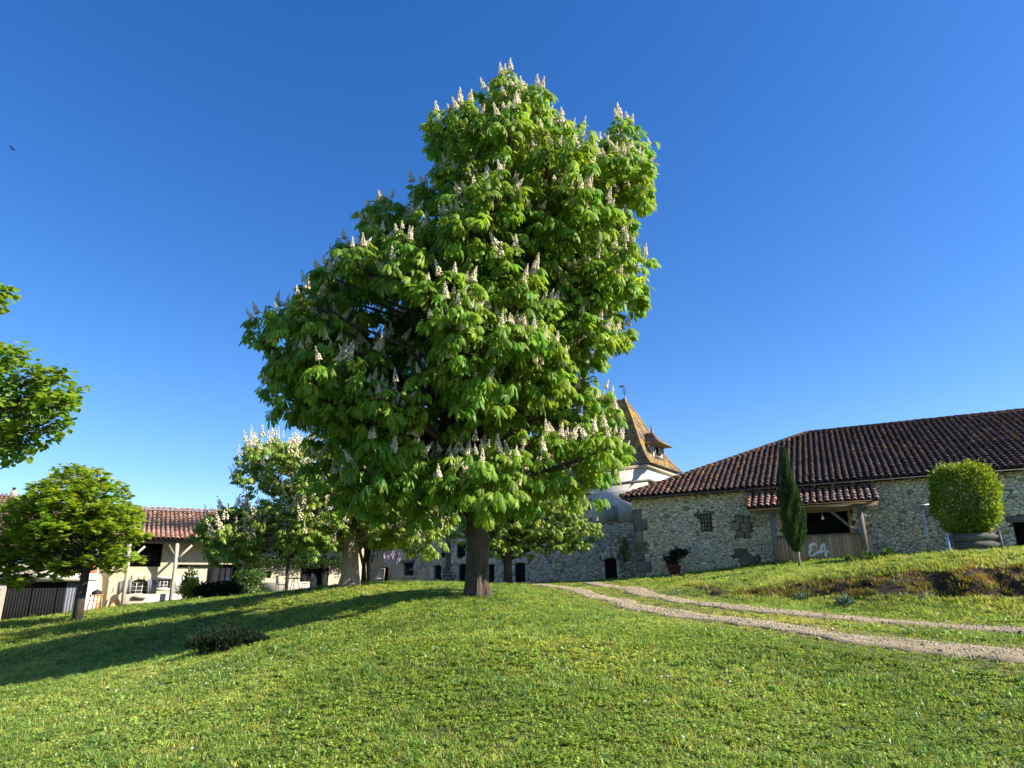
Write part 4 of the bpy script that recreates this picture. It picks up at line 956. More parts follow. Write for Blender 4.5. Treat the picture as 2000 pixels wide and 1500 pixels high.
# windows
def window(fr, h, parent, nx_, ny_, fm, fw_=.05, q=.12, bars=.022, outer=0.0, gm='glass', nm='window'):
    a0, a1, z0, z1 = h; r_ = empty(nm, (0, 0, 0)); r_.parent = parent; r_.location = Vector(fr.p((a0+a1)/2, q, z0)) - wloc(parent)
    b_ = MB(); fr.box(b_, a0, a0+fw_, q-.03, q+.03, z0, z1); fr.box(b_, a1-fw_, a1, q-.03, q+.03, z0, z1); fr.box(b_, a0+fw_, a1-fw_, q-.03, q+.03, z0, z0+fw_); fr.box(b_, a0+fw_, a1-fw_, q-.03, q+.03, z1-fw_, z1)
    b_.build('frame', fm, r_)
    b_ = MB(); fr.box(b_, a0+fw_, a1-fw_, q+.005, q+.015, z0+fw_, z1-fw_); b_.build('glass', M[gm], r_)
    b_ = MB()
    for i in range(1, nx_): a = a0+(a1-a0)*i/nx_; b_.beam(fr.p(a, q-.012, z0+fw_), fr.p(a, q-.012, z1-fw_), bars, .02, upv=tuple(fr.b))
    for i in range(1, ny_): z = z0+(z1-z0)*i/ny_; b_.beam(fr.p(a0+fw_, q-.014, z), fr.p(a1-fw_, q-.014, z), bars, .02)
    if b_.v: b_.build('glazing_bars', fm, r_)
    if outer:
        for (p_, q_, r__, s_) in [(a0-outer, a0-.003, z0-outer, z1+outer), (a1+.003, a1+outer, z0-outer, z1+outer), (a0, a1, z1+.003, z1+outer), (a0, a1, z0-outer, z0-.003)]:
            bb = MB(); fr.box(bb, p_, q_, -.04, .02, r__, s_); bb.build('surround', M['white'], r_)
    return r_
window(HF, sq, house, 4, 3, M['white'], .04, .14, .03, .10)
window(HF, sq2, house, 2, 1, M['black_paint'], .05, .16, .03, .09)
window(HF, arw, house, 3, 4, M['white'], .03, .14, .03)
window(HF, sw_, house, 1, 1, M['black_paint'], .05, .16, .03)
arched(HF, [arw[0], arw[1], arw[3]-.3, arw[3]], house, M['glass'], M['limewash'], rise=.18, name='arch_pane', sur=.0, q=.2)
uw = window(HF, up_w, house, 4, 1, M['black_paint'], .08, .25, .06)
# open upper room, balusters
b_ = MB()
for k in range(1, 10):
    a = up_w[0]+(up_w[1]-up_w[0])*k/10; b_.beam(HF.p(a, .02, up_w[2]), HF.p(a, .02, up_w[2]+.85), .03, .03)
b_.beam(HF.p(up_w[0], .02, up_w[2]+.87), HF.p(up_w[1], .02, up_w[2]+.87), .05, .05); b_.build('balustrade', M['black_paint'], house)
# shutters on arched window
for (x0, x1, lbl) in [(234, 254, 1), (289, 305, 0)]:
    a0, z1_ = HF.px(x0, 1131, -.05); a1, z0_ = HF.px(x1, 1160, -.05); b_ = MB(); n = 4
    for i in range(n):
        u0 = a0+(a1-a0)*i/n; u1 = a0+(a1-a0)*(i+1)/n
        cv = lambda a: z1_-.16*((a-(a1 if lbl else a0))/(a1-a0))**2*.8
        P = []
        for qq in (-.06, -.02): P += [HF.p(u0+.006, qq, z0_), HF.p(u1-.006, qq, z0_), HF.p(u1-.006, qq, cv(u1)), HF.p(u0+.006, qq, cv(u0))]
        b_.box8([P[0], P[1], P[5], P[4], P[3], P[2], P[6], P[7]], (1, 1, 1))
    b_.build('shutter', M['shutter'], house)
# big dark door with open shutters, dark beam
b_ = MB(); HF.box(b_, dd[0], dd[1], .2, .24, .3, dd[3]); b_.build('glass_door', M['glass'], house)
b_ = MB()
for u_ in (.35, .5, .65, .8): a = dd[0]+(dd[1]-dd[0])*u_; b_.beam(HF.p(a, .17, .3), HF.p(a, .17, dd[3]), .05, .04)
b_.beam(HF.p(dd[0], .17, dd[3]-.9), HF.p(dd[1], .17, dd[3]-.9), .04, .04); b_.build('door_frame', M['black_paint'], house)
for (x0, x1) in [(407, 427), (463, 478)]:
    a0 = HF.px(x0, 1120, -.05)[0]; a1 = HF.px(x1, 1120, -.05)[0]; b_ = MB(); HF.box(b_, a0, a1, -.07, -.02, .6, dd[3]+.05); b_.build('shutter', M['black_paint'], house)
a0 = HF.px(349, 1105, -.05)[0]; a1 = HF.px(407, 1105, -.05)[0]; z_ = HF.px(380, 1105, -.05)[1]; b_ = MB(); HF.box(b_, a0, a1, -.08, -.004, z_-.08, z_+.07); b_.build('dark_beam', M['black_paint'], house)
b_ = MB(); HF.box(b_, bd[0], bd[1], .15, .2, .3, bd[3]); b_.build('door', M['black_paint'], house)
for (x0, x1) in [(589, 599), (628, 640)]:
    a0 = HF.px(x0, 1120, -.05)[0]; a1 = HF.px(x1, 1120, -.05)[0]; b_ = MB(); HF.box(b_, a0, a1, -.06, -.02, 1.2, bd[3]+.02); b_.build('shutter', M['black_paint'], house)
# posts
for (xt, yt, xb, yb, yj) in [(249, 1062, 242, 1160, 0), (346, 1060, 334, 1160, 1)]:
    q_ = -.85; a1, z1_ = HF.px(xt, yt, q_); a0, z0_ = HF.px(xb, yb, q_); a1 = a0+(a1-a0)*.5; 
    b_ = MB(); b_.tube([HF.p(a0, q_, z0_-1.2), HF.p(a0*.6+a1*.4+.03, q_, z0_*.5+z1_*.5), HF.p(a1, q_, z1_)], [.10, .095, .11], 8, rough=.15); b_.build('post', M['wood_pale'], house, True)
    b_ = MB(); b_.beam(HF.p(a1+.02, q_, z1_-.95), HF.p(a1+.75, q_, z1_-.12), .10, .11); b_.build('brace', M['wood_pale'], house)
    b_ = MB(); b_.beam(HF.p(a1-.02, q_, z1_-.75), HF.p(a1-.4, q_, z1_-.12), .09, .10); b_.build('brace', M['wood_grey'], house)
b_ = MB(); b_.beam(HF.p(-.3, -.85, hez-.06), HF.p(HL, -.85, hez-.06), .16, .16); b_.build('eave_beam', M['wood_grey'], house)
for k in range(int(HL/1.2)):
    b_ = MB(); b_.beam(HF.p(.3+k*1.2, -1.0, hez-.02+.07), HF.p(.3+k*1.2, .3, hez+.46), .09, .09, (1.5, 1.5, 1.5)); b_.build('rafter', M['wood_pale'], house)
hr = empty('roof', (0, 0, 0)); hr.parent = house; hr.location = Vector(HF.p(0, -1, hez)) - Vector(house.location)
q0_ = -1.1; hsl = math.radians(21); hz_ = hez+.08
# ridge depth from the photograph height
hpl = 1.0
while True:
    P_ = HF.p(HF.px(360, 1000, 2)[0], q0_+hpl, hz_+hpl*math.tan(hsl)); v_ = P_-EYE; yy = 750-F*(v_@up)/(v_@fw)
    if yy < 998 or hpl > 12: break
    hpl += .1
b_ = MB(); tt = math.tan(hsl); b_.box8([HF.p(-.6, q0_, hz_-.06), HF.p(HL, q0_, hz_-.06), HF.p(HL, q0_+hpl, hz_+hpl*tt-.06), HF.p(-.6, q0_+hpl, hz_+hpl*tt-.06), HF.p(-.6, q0_, hz_), HF.p(HL, q0_, hz_), HF.p(HL, q0_+hpl, hz_+hpl*tt), HF.p(-.6, q0_+hpl, hz_+hpl*tt)]); b_.build('roof_deck', M['tile_bed'], hr)
b_ = MB(); b_.box8([HF.p(-.6, q0_+hpl+.002, hz_+hpl*tt-.06), HF.p(HL, q0_+hpl+.002, hz_+hpl*tt-.06), HF.p(HL, q0_+2*hpl, hz_-.06), HF.p(-.6, q0_+2*hpl, hz_-.06), HF.p(-.6, q0_+hpl+.002, hz_+hpl*tt), HF.p(HL, q0_+hpl+.002, hz_+hpl*tt), HF.p(HL, q0_+2*hpl, hz_), HF.p(-.6, q0_+2*hpl, hz_)]); b_.build('rear_slope', M['tile_bed'], hr)
def htint(rr, a, t):
    v = rr.uniform(.75, 1.2); return (v*3.5, v*2.75, v*2.2) if rr.random() < .8 else (v*4.2, v*3.8, v*3.4)
tile_roof(HF, -.6, HL, hz_, q0_-.04, hsl, hpl, .238, .33, hr, M['tile'], 41, 0, htint, sag=.12)
ridge_tiles(HF.p(-.6, q0_+hpl, hz_+hpl*tt+.05), HF.p(HL, q0_+hpl, hz_+hpl*tt+.05), hr, M['tile'], 6, htint, 1.3, n=46)
# left pilaster (end wall, white) and red brick
b_ = MB(); HF.box(b_, -.55, -.203, -.75, .4, .2, hez-.2); b_.build('end_wall', M['plaster'], house)
# ---- garage building further left
GF = Frame(at(-40, 1170, 33.5)[:2], at(184, 1160, 35.2)[:2])
gar = empty('garage_building', tuple(GF.p(2, 0, .5)), 'grey garage with wide black plank doors behind the round maple, far left', 'garage')
gt = GF.px(90, 1122)[1]; gd = opening(GF, 14, 1137, 147, 1215); gd[2] = -.5; gp = opening(GF, 166, 1135, 183, 1195)
gwall = GF.wall('wall', -3, GF.L-.02, -1, gt+1.2, .4, [tuple(gd)], M['render_grey'], gar)
b_ = MB(); GF.box(b_, gd[0]-.4, GF.L+.1, -.18, -.003, gd[3]+.05, gt+.04); b_.build('lintel_ledge', M['plaster'], gar)
nd = 3; dwid = (gd[1]-gd[0])/nd
for i in range(nd):
    dr = empty('door', (0, 0, 0)); dr.parent = gar; dr.location = Vector(GF.p(gd[0]+dwid*(i+.5), .1, 0)) - Vector(gar.location)
    for k in range(8):
        b_ = MB(); v = random.uniform(.9, 1.1); GF.box(b_, gd[0]+dwid*i+.02+k*(dwid-.04)/8, gd[0]+dwid*i+.017+(k+1)*(dwid-.04)/8, .10, .14, gd[2], gd[3]-.02, (v, v, v)); b_.build('plank', M['black_paint'] if not (i == 2 and k > 2) else M['shutter'], dr)  # lighter planks on the last leaf paint in a patch of sunlight
b_ = MB(); GF.box(b_, gd[0], gd[1], .16, .2, gd[2], gd[3]); b_.build('plank_gap_light_block', M['interior'], gar)  # dark sheet added to stop light showing through the plank gaps
b_ = MB(); GF.box(b_, gp[0], gp[1], -.14, -.0035, -.5, gp[3]); b_.build('pilaster', M['white'], gar)
a_, z_ = GF.px(168, 1147, -.16); b_ = MB(); GF.box(b_, a_-.07, a_+.07, -.165, -.142, z_-.08, z_+.08); b_.build('number_plate', M['shutter'], gar)
a0, z1_ = GF.px(177, 1082); a1, z0_ = GF.px(184, 1120)
zb_ = z0_
while zb_ < z1_-.05:
    b_ = MB(); GF.box(b_, a0, a1+.1, -.06, -.004, zb_, zb_+.17); b_.build('brick', M['brick'], gar); zb_ += .18
# upper roof of garage + tall block with chimney
b_ = MB(); GF.box(b_, -3, GF.L-.02, .45, 6, gt+1.15, gt+1.19); b_.build('upper_floor', M['interior'], gar)
b_ = MB(); e0 = gt+1.25
b_.box8([GF.p(-3, -.5, e0-.06), GF.p(GF.L, -.5, e0-.06), GF.p(GF.L, 7, e0+2.5), GF.p(-3, 7, e0+2.5), GF.p(-3, -.5, e0), GF.p(GF.L, -.5, e0), GF.p(GF.L, 7, e0+2.56), GF.p(-3, 7, e0+2.56)]); gro = b_.build('roof', M['tile_bed'], gar)
tile_roof(GF, -3, GF.L, e0, -.55, math.atan2(2.56, 7.5), 7.5, .24, .33, gro, M['tile'], 51, 0, lambda rr, a, t: tuple(np.array([1.3, 1.1, 1.0])*rr.uniform(.7, 1.3)))
# far roof with chimney at left edge
FF = Frame(at(-60, 1010, 44)[:2], at(70, 1010, 46)[:2])
far = empty('rear_house', tuple(FF.p(2, 0, 1)), 'brown tiled roof with a single chimney rising behind the maple at the far left edge', 'house')
fz = FF.px(20, 1008)[1]; rz_ = FF.px(20, 968, 3.4)[1]
b_ = MB(); FF.box(b_, -2, FF.L+1.5, .3, 6.5, 0, fz); b_.build('wall', M['limewash'], far)
b_ = MB(); b_.add([FF.p(-2.3, 0, fz), FF.p(FF.L+1.8, 0, fz), FF.p(FF.L-.6, 3.4, rz_), FF.p(-2.3, 3.4, rz_), FF.p(-2.3, 6.8, fz), FF.p(FF.L+1.8, 6.8, fz)], [(0, 1, 2, 3), (3, 2, 5, 4), (1, 5, 2)]); fro = b_.build('roof', M['tile_bed'], far)
tile_roof(FF, -2.3, FF.L+1.6, fz, 0, math.atan2(rz_-fz, 3.4), 3.4, .24, .33, fro, M['tile'], 61, 0, lambda rr, a, t: tuple(np.array([1.7, 1.35, 1.25])*rr.uniform(.8, 1.2)), lim=lambda a: min(3.4, (FF.L+1.8-a)*1.4))
a_, z_ = FF.px(27, 958, 3.4); b_ = MB(); FF.box(b_, a_-.17, a_+.20, 3.2, 3.6, rz_-.3, z_); ch = b_.build('chimney', M['dressed'], far)
b_ = MB(); b_.tube([FF.p(a_, 3.4, z_), FF.p(a_, 3.4, z_+.14)], [.1, .1], 8); b_.tube([FF.p(a_, 3.4, z_+.17), FF.p(a_, 3.4, z_+.2)], [.16, .12], 8); b_.build('chimney_cowl', M['iron'], ch)

# stool, leaning poles
c = at(184, 1188, 33.6); c[2] = hg(c[0], c[1]); 
sto = empty('bar_stool', tuple(c), 'orange wooden bar stool in front of the white pilaster by the garage', 'stool')
for sx in (-1, 1):
    for sy in (-1, 1):
        b_ = MB(); b_.beam(c+[sx*.22, sy*.2, -.1], c+[sx*.18, sy*.16, .72], .045, .045); b_.build('leg', M['orange_wood'], sto)
b_ = MB(); b_.box8([c+[x, y, z] for z in (.72, .77) for x, y in ((-.24, -.2), (.24, -.2), (.24, .2), (-.24, .2))]); b_.build('seat', M['orange_wood'], sto)
for zz_ in (.3, .5): 
    b_ = MB(); b_.beam(c+[-.21, -.18, zz_], c+[.21, -.18, zz_], .035, .035); b_.build('rung', M['orange_wood'], sto)
bs = empty('round_basket', tuple(c+[0, 0, .77]), 'dark round lidded basket resting on the orange stool', 'basket'); b_ = MB(); b_.lathe(c+[0, 0, .772], [(.2, 0), (.22, .06), (.20, .12), (.12, .19), (.001, .22)], 12); b_.build('body', M['iron'], bs, True); b_ = MB(); b_.lathe(c+[0, 0, .985], [(.03, 0), (.03, .03), (.001, .04)], 8); b_.build('knob', M['iron'], bs)
for k, (x0, y0, x1, y1) in enumerate([(203, 1187, 222, 1148), (207, 1187, 217, 1160)]):
    a0, z0_ = HF.px(x0, y0, -1.2); a1, z1_ = HF.px(x1, y1, -.3); b_ = MB(); b_.tube([HF.p(a0, -1.2, z0_-.3), HF.p(a1, -.25, z1_)], [.025, .02], 6)
    o = b_.build('wooden_pole', M['wood_pale'], None); tagit(o, ['longer bare pole leaning on the farmhouse wall beside the stool', 'shorter bare pole leaning on the farmhouse wall beside the stool'][k], 'pole', 'poles leaning on the farmhouse wall')
a0, z0_ = HF.px(212, 1190, -.8); b_ = MB(); b_.add([HF.p(a0-.1, -.9, z0_-.2), HF.p(a0+.45, -.9, z0_-.2), HF.p(a0+.5, -.35, z0_+.85), HF.p(a0+.15, -.35, z0_+.5), HF.p(a0-.1, -.86, z0_-.2), HF.p(a0+.45, -.86, z0_-.2), HF.p(a0+.5, -.31, z0_+.85), HF.p(a0+.15, -.31, z0_+.5)], [(0, 1, 2, 3), (7, 6, 5, 4), (0, 3, 7, 4), (1, 5, 6, 2), (3, 2, 6, 7)])
o = b_.build('leaning_board', M['wood_brown'], None); tagit(o, 'brown triangular board leaning on the farmhouse wall behind the poles', 'board')

# terrace things before the house
def hpt(x, y, Y): 
    p = at(x, y, Y); return np.array([p[0], p[1], hg(p[0], p[1])])
shrub('yellow_bush', 'bright yellow-green grassy bush at the foot of the farmhouse plinth', 'bush', hpt(372, 1168, 36.2), (.55, .4, .4), 1400, M['leaf_wisteria'], .22, upb=1.0)
shrub('rose_bush', 'upright leafy rose bush before the second square window', 'bush', hpt(366, 1168, 36.6), (.4, .4, .75), 700, M['leaf_shrub'], .14, OV_)
for k, (x, r_, lb) in enumerate([(400, .55, 'dark clipped bush next to the yellow-green bush'), (420, .6, 'dark clipped bush second right of the yellow-green bush'), (444, .55, 'dark clipped bush under the black door shutter')]):
    shrub('dark_bush', lb, 'bush', hpt(x, 1166, 35.8), (r_, .5, .38), 1300, M['leaf_dark'], .12, OV_, group='dark bushes along the terrace')
shrub('flowering_bush', 'loose terrace bush with greyish pale leaves beside the glass door', 'bush', hpt(487, 1160, 37.5), (.75, .6, .7), 1800, M['leaf_shrub'], .14, OV_, lo=.6, hi=2.2)
shrub('terrace_bush', 'low dark bush left of the grey terrace trough', 'bush', hpt(462, 1160, 36.5), (.5, .5, .3), 900, M['leaf_shrub'], .12, OV_, lo=.5, hi=1.8)
tr = hpt(505, 1152, 38); tr2 = hpt(600, 1148, 38); TFm = Frame(tr[:2], tr2[:2])
b_ = MB(); TFm.box(b_, 0, TFm.L, 0, .5, 1.2, at(550, 1137, 38)[2]); o = b_.build('terrace_wall', M['render_grey'], None); tagit(o, 'low grey terrace wall in the shade before the farmhouse', 'wall')
arch = empty('garden_arch', tuple(hpt(540, 1140, 38.6)), 'thin black iron garden arch with a wheel ornament under the wisteria', 'garden arch')
cA = at(540, 1130, 38.7); zt = at(540, 1101, 38.7)[2]; b_ = MB(); pts = []
for k in range(17):
    a = math.pi*k/16; pts.append([cA[0]-.68*math.cos(a), 38.7, zt-.5+.5*math.sin(a)])
b_.tube([[cA[0]-.68, 38.7, 1.8]]+pts+[[cA[0]+.68, 38.7, 1.8]], [.02]*19, 5); b_.build('hoop', M['iron'], arch)
b_ = MB(); cw = at(540, 1107, 38.7)
for k in range(13):
    a = 2*math.pi*k/12; a2 = 2*math.pi*(k+1)/12
    b_.tube([cw+[.15*math.cos(a), 0, .19*math.sin(a)], cw+[.15*math.cos(a2), 0, .19*math.sin(a2)]], [.02, .02], 4, cap=False)
for k in range(4): a = math.pi*k/4; b_.tube([cw-[.15*math.cos(a), 0, .19*math.sin(a)], cw+[.15*math.cos(a), 0, .19*math.sin(a)]], [.012, .012], 4)
b_.build('wheel_ornament', M['iron'], arch)
# garden table and chairs silhouettes near 610..660
c = hpt(575, 1146, 36.5); tb = empty('garden_table', tuple(c), 'dark round garden table in the shade by the farmhouse door', 'table')
b_ = MB(); b_.lathe(c, [(.5, .70), (.55, .71), (.55, .74), (.001, .75)], 18); b_.build('table_top', M['iron'], tb); 
for a in (0, 2.1, 4.2): b_ = MB(); b_.tube([c+[.35*math.cos(a), .35*math.sin(a), 0], c+[.1*math.cos(a), .1*math.sin(a), .7]], [.02, .02], 5); b_.build('leg', M['iron'], tb)
def gchair(c, rz, label, m=M['iron']):
    r_ = empty('garden_chair', tuple(c), label, 'chair', 'garden chairs on the terrace'); R_ = np.array([[math.cos(rz), -math.sin(rz), 0], [math.sin(rz), math.cos(rz), 0], [0, 0, 1]])
    q = lambda x, y, z: c+R_@np.array([x, y, z])
    for x in (-.2, .2):
        b_ = MB(); b_.tube([q(x, -.2, -.05), q(x, -.2, .44)], [.015, .015], 5); b_.build('leg', m, r_)
        b_ = MB(); b_.tube([q(x, .2, -.05), q(x, .2, .44), q(x, .26, .9)], [.015, .015, .015], 5); b_.build('leg', m, r_)
    b_ = MB(); b_.box8([q(x, y, z) for z in (.43, .46) for x, y in ((-.22, -.22), (.22, -.22), (.22, .22), (-.22, .22))]); b_.build('seat', m, r_)
    b_ = MB()
    for k in range(5): x = -.2+.1*k; b_.beam(q(x, .21, .5), q(x, .26, .88), .02, .02)
    b_.beam(q(-.2, .26, .89), q(.2, .26, .89), .03, .04); b_.build('backrest', m, r_)
gchair(hpt(600, 1146, 36.7), -1.6, 'black garden chair right of the round table on the terrace')
gchair(hpt(549, 1146, 36.7), 1.6, 'black garden chair left of the round table on the terrace')
gchair(hpt(737, 1140, 33), -.5, 'pale curved garden chair right of the second chestnut trunk', M['wood_pale'])

# ================================================================== LEAVES
def chestnut_leaf(nl=7, droop=.95, seed=0, full=True):
    rr = random.Random(seed); V = []; Fc = []; T = []
    def addl(ang, L, W, dr):
        b = len(V); ca, sa = math.cos(ang), math.sin(ang)
        def P(u, w, h):
            # along leaflet u (0..1), sideways w, height from fold h ; curve downwards
            th = dr*(.35+.65*u); rr_ = L*u
            x = rr_*math.cos(th); z = -rr_*math.sin(th)
            # normal offset
            x += h*math.sin(th); z += h*math.cos(th)
            return (.16+x*ca-w*sa, x*sa+w*ca, z)
        f_ = -.5*W
        V.extend([P(0, 0, 0), P(.38, 0, 0), P(.72, 0, 0), P(1, 0, 0), P(.40, W*.5, f_*.6), P(.72, W, f_), P(.40, -W*.5, f_*.6), P(.72, -W, f_)])
        T.extend([1.3, 1.25, 1.15, .95, .9, .85, .9, .85])
        Fc.extend([(b, b+4, b+1), (b+1, b+4, b+5), (b+1, b+5, b+2), (b+2, b+5, b+3), (b, b+1, b+6), (b+1, b+7, b+6), (b+1, b+2, b+7), (b+2, b+3, b+7)])
    angs = [0, .68, -.68, 1.4, -1.4, 2.2, -2.2][:nl]; sz = [1, .96, .96, .82, .82, .6, .6]
    for k, a in enumerate(angs):
        addl(a+rr.uniform(-.12, .12), .26*sz[k]*rr.uniform(.88, 1.12), .040*sz[k]**.5*rr.uniform(.85, 1.1), droop*rr.uniform(.75, 1.2))
    b = len(V); V.extend([(0, -.004, 0), (0, .004, 0), (.16, 0, 0)]); T.extend([1.2]*3); Fc.append((b, b+1, b+2))
    V = np.array(V); V[:, 0] -= 0; return V, Fc, np.array(T)[:, None]*np.ones((1, 3))
CL = [chestnut_leaf(7, .95, 1), chestnut_leaf(7, 1.1, 2), chestnut_leaf(5, .8, 3), chestnut_leaf(6, 1.2, 4)]
def simple_leaf(w_=.8, L=.11):
    V = np.array([(0, 0, 0), (.35*L, w_*L*.5, .05*L), (.8*L, w_*L*.42, 0), (1.15*L, 0, -.12*L), (.8*L, -w_*L*.42, 0), (.35*L, -w_*L*.5, .05*L), (.5*L, 0, -.06*L)])
    return V, [(0, 1, 6), (1, 2, 6), (2, 3, 6), (3, 4, 6), (4, 5, 6), (5, 0, 6)], np.ones((7, 3))
def maple_leaf():
    V = []; Fc = []
    for k, a in enumerate([0, .8, -.8, 1.7, -1.7]):
        b = len(V); L = [.16, .15, .15, .11, .11][k]; c_, s_ = math.cos(a), math.sin(a)
        P = lambda u, w: (u*c_-w*s_+.05, u*s_+w*c_, -.18*u-.25*abs(w))
        V += [P(0, 0), P(L*.55, .035), P(L, 0), P(L*.55, -.035), P(L*.5, 0)]; Fc += [(b, b+1, b+4), (b+1, b+2, b+4), (b+2, b+3, b+4), (b+3, b, b+4)]
    return np.array(V), Fc, np.ones((len(V), 3))
def panicle(seed, H_=.27, small=False):
    rr = random.Random(seed); V = []; Fc = []; T = []
    nw = 9 if not small else 7
    for i in range(nw):
        u = i/(nw-1); r = .058*(1-u)**.8+.006; z = .05+u*H_; nb = max(2, int((6 if not small else 4)*(1-u*.6)))
        for k in range(nb):
            a = 6.283*k/nb+i*1.1+rr.uniform(-.3, .3); c = np.array([.85*r*math.cos(a), .85*r*math.sin(a), z+rr.uniform(-.008, .008)]); s = rr.uniform(.022, .034)*(1-.4*u)
            b = len(V); 
            for d in ((1, 0, .2), (0, 1, -.1), (-1, 0, .1), (0, -1, 0), (0, 0, 1), (0, 0, -.8)): V.append(c+np.array(d)*s*rr.uniform(.8, 1.3))
            v = rr.choice([1, 1, .95, .85]); tn_ = (v, v*rr.choice([1, 1, .9]), v*rr.choice([1, .95, .75])); T += [tn_]*6
            Fc += [(b, b+1, b+4), (b+1, b+2, b+4), (b+2, b+3, b+4), (b+3, b, b+4), (b+1, b, b+5), (b+2, b+1, b+5), (b+3, b+2, b+5), (b, b+3, b+5)]
    b = len(V); V += [np.array(p) for p in ((-.004, 0, -.05), (.004, .003, -.05), (0, 0, H_))]; T += [(.5, .6, .25)]*3; Fc.append((b, b+1, b+2))
    return np.array(V), Fc, np.array(T)

def inpoly(X, Y, poly):
    n = len(poly); c = np.zeros(X.shape, bool)
    for i in range(n):
        x0, y0 = poly[i]; x1, y1 = poly[(i+1) % n]
        m_ = ((y0 > Y) != (y1 > Y)) & (X < (x1-x0)*(Y-y0)/(y1-y0+1e-12)+x0); c ^= m_
    return c
def pdist(X, Y, poly):
    best = np.full(X.shape, 1e9); n = len(poly)
    for i in range(n):
        a = np.array(poly[i]); b = np.array(poly[(i+1) % n]); d = b-a; L = d@d+1e-12
        t = np.clip(((X-a[0])*d[0]+(Y-a[1])*d[1])/L, 0, 1); best = np.minimum(best, np.hypot(X-a[0]-t*d[0], Y-a[1]-t*d[1]))
    return best

def crown_lobes(polypx, Y, tmax, n, rmin, rmax, seed, tk=1.25, holes=(), gaps=(), inset=.72):
    """lobes (branch clumps) filling the crown whose outline at depth Y is the given one"""
    rg_ = np.random.default_rng(seed); pw_ = [tuple(at(x, y, Y)[[0, 2]]) for x, y in polypx]; hp = [[tuple(at(x, y, Y)[[0, 2]]) for x, y in h] for h in holes]
    xs_ = [p[0] for p in pw_]; zs_ = [p[1] for p in pw_]; out = []; tries = 0
    while len(out) < n and tries < n*60:
        tries += 1
        X = rg_.uniform(min(xs_), max(xs_)); Z = rg_.uniform(min(zs_), max(zs_)); A_ = np.array([X]); B_ = np.array([Z])
        if not inpoly(A_, B_, pw_)[0]: continue
        if any(inpoly(A_, B_, h)[0] for h in hp): continue
        d = pdist(A_, B_, pw_)[0]; r = rg_.uniform(rmin, rmax)
        if d < r*inset: r = max(rmin*.55, d/inset)
        if d < rmin*.35: continue
        T_ = min(tmax, tk*math.sqrt(max(d, .01)*tmax)*.8)
        s_ = rg_.uniform(-1, 1); s_ = math.copysign(abs(s_)**.55, s_) if rg_.random() < .8 else s_
        dy = s_*max(0, T_-r*.6)
        c = np.array([X, Y+dy, Z])
        bad = False
        q_ = Y/(Y+dy); A2 = np.array([X*q_]); B2_ = np.array([1.6+(Z-1.6)*q_])
        if Z > 3.5 and (not inpoly(A2, B2_, pw_)[0] or pdist(A2, B2_, pw_)[0] < r*q_*inset*.85): continue
        for gl, gw in gaps:
            for i_ in range(len(gl)-1):
                a_ = np.array(gl[i_]); b__ = np.array(gl[i_+1]); t_ = np.clip(((X-a_[0])*(b__-a_)[0]+(Z-a_[1])*(b__-a_)[1])/((b__-a_)@(b__-a_)), 0, 1)
                if np.hypot(X-a_[0]-t_*(b__-a_)[0], Z-a_[1]-t_*(b__-a_)[1]) < gw+r*.55 and dy < 1.0: bad = True
        if bad: continue
        if any(np.linalg.norm(c-o[0]) < .62*(r+o[1])*.9 for o in out): continue
        out.append((c, r))
    return out

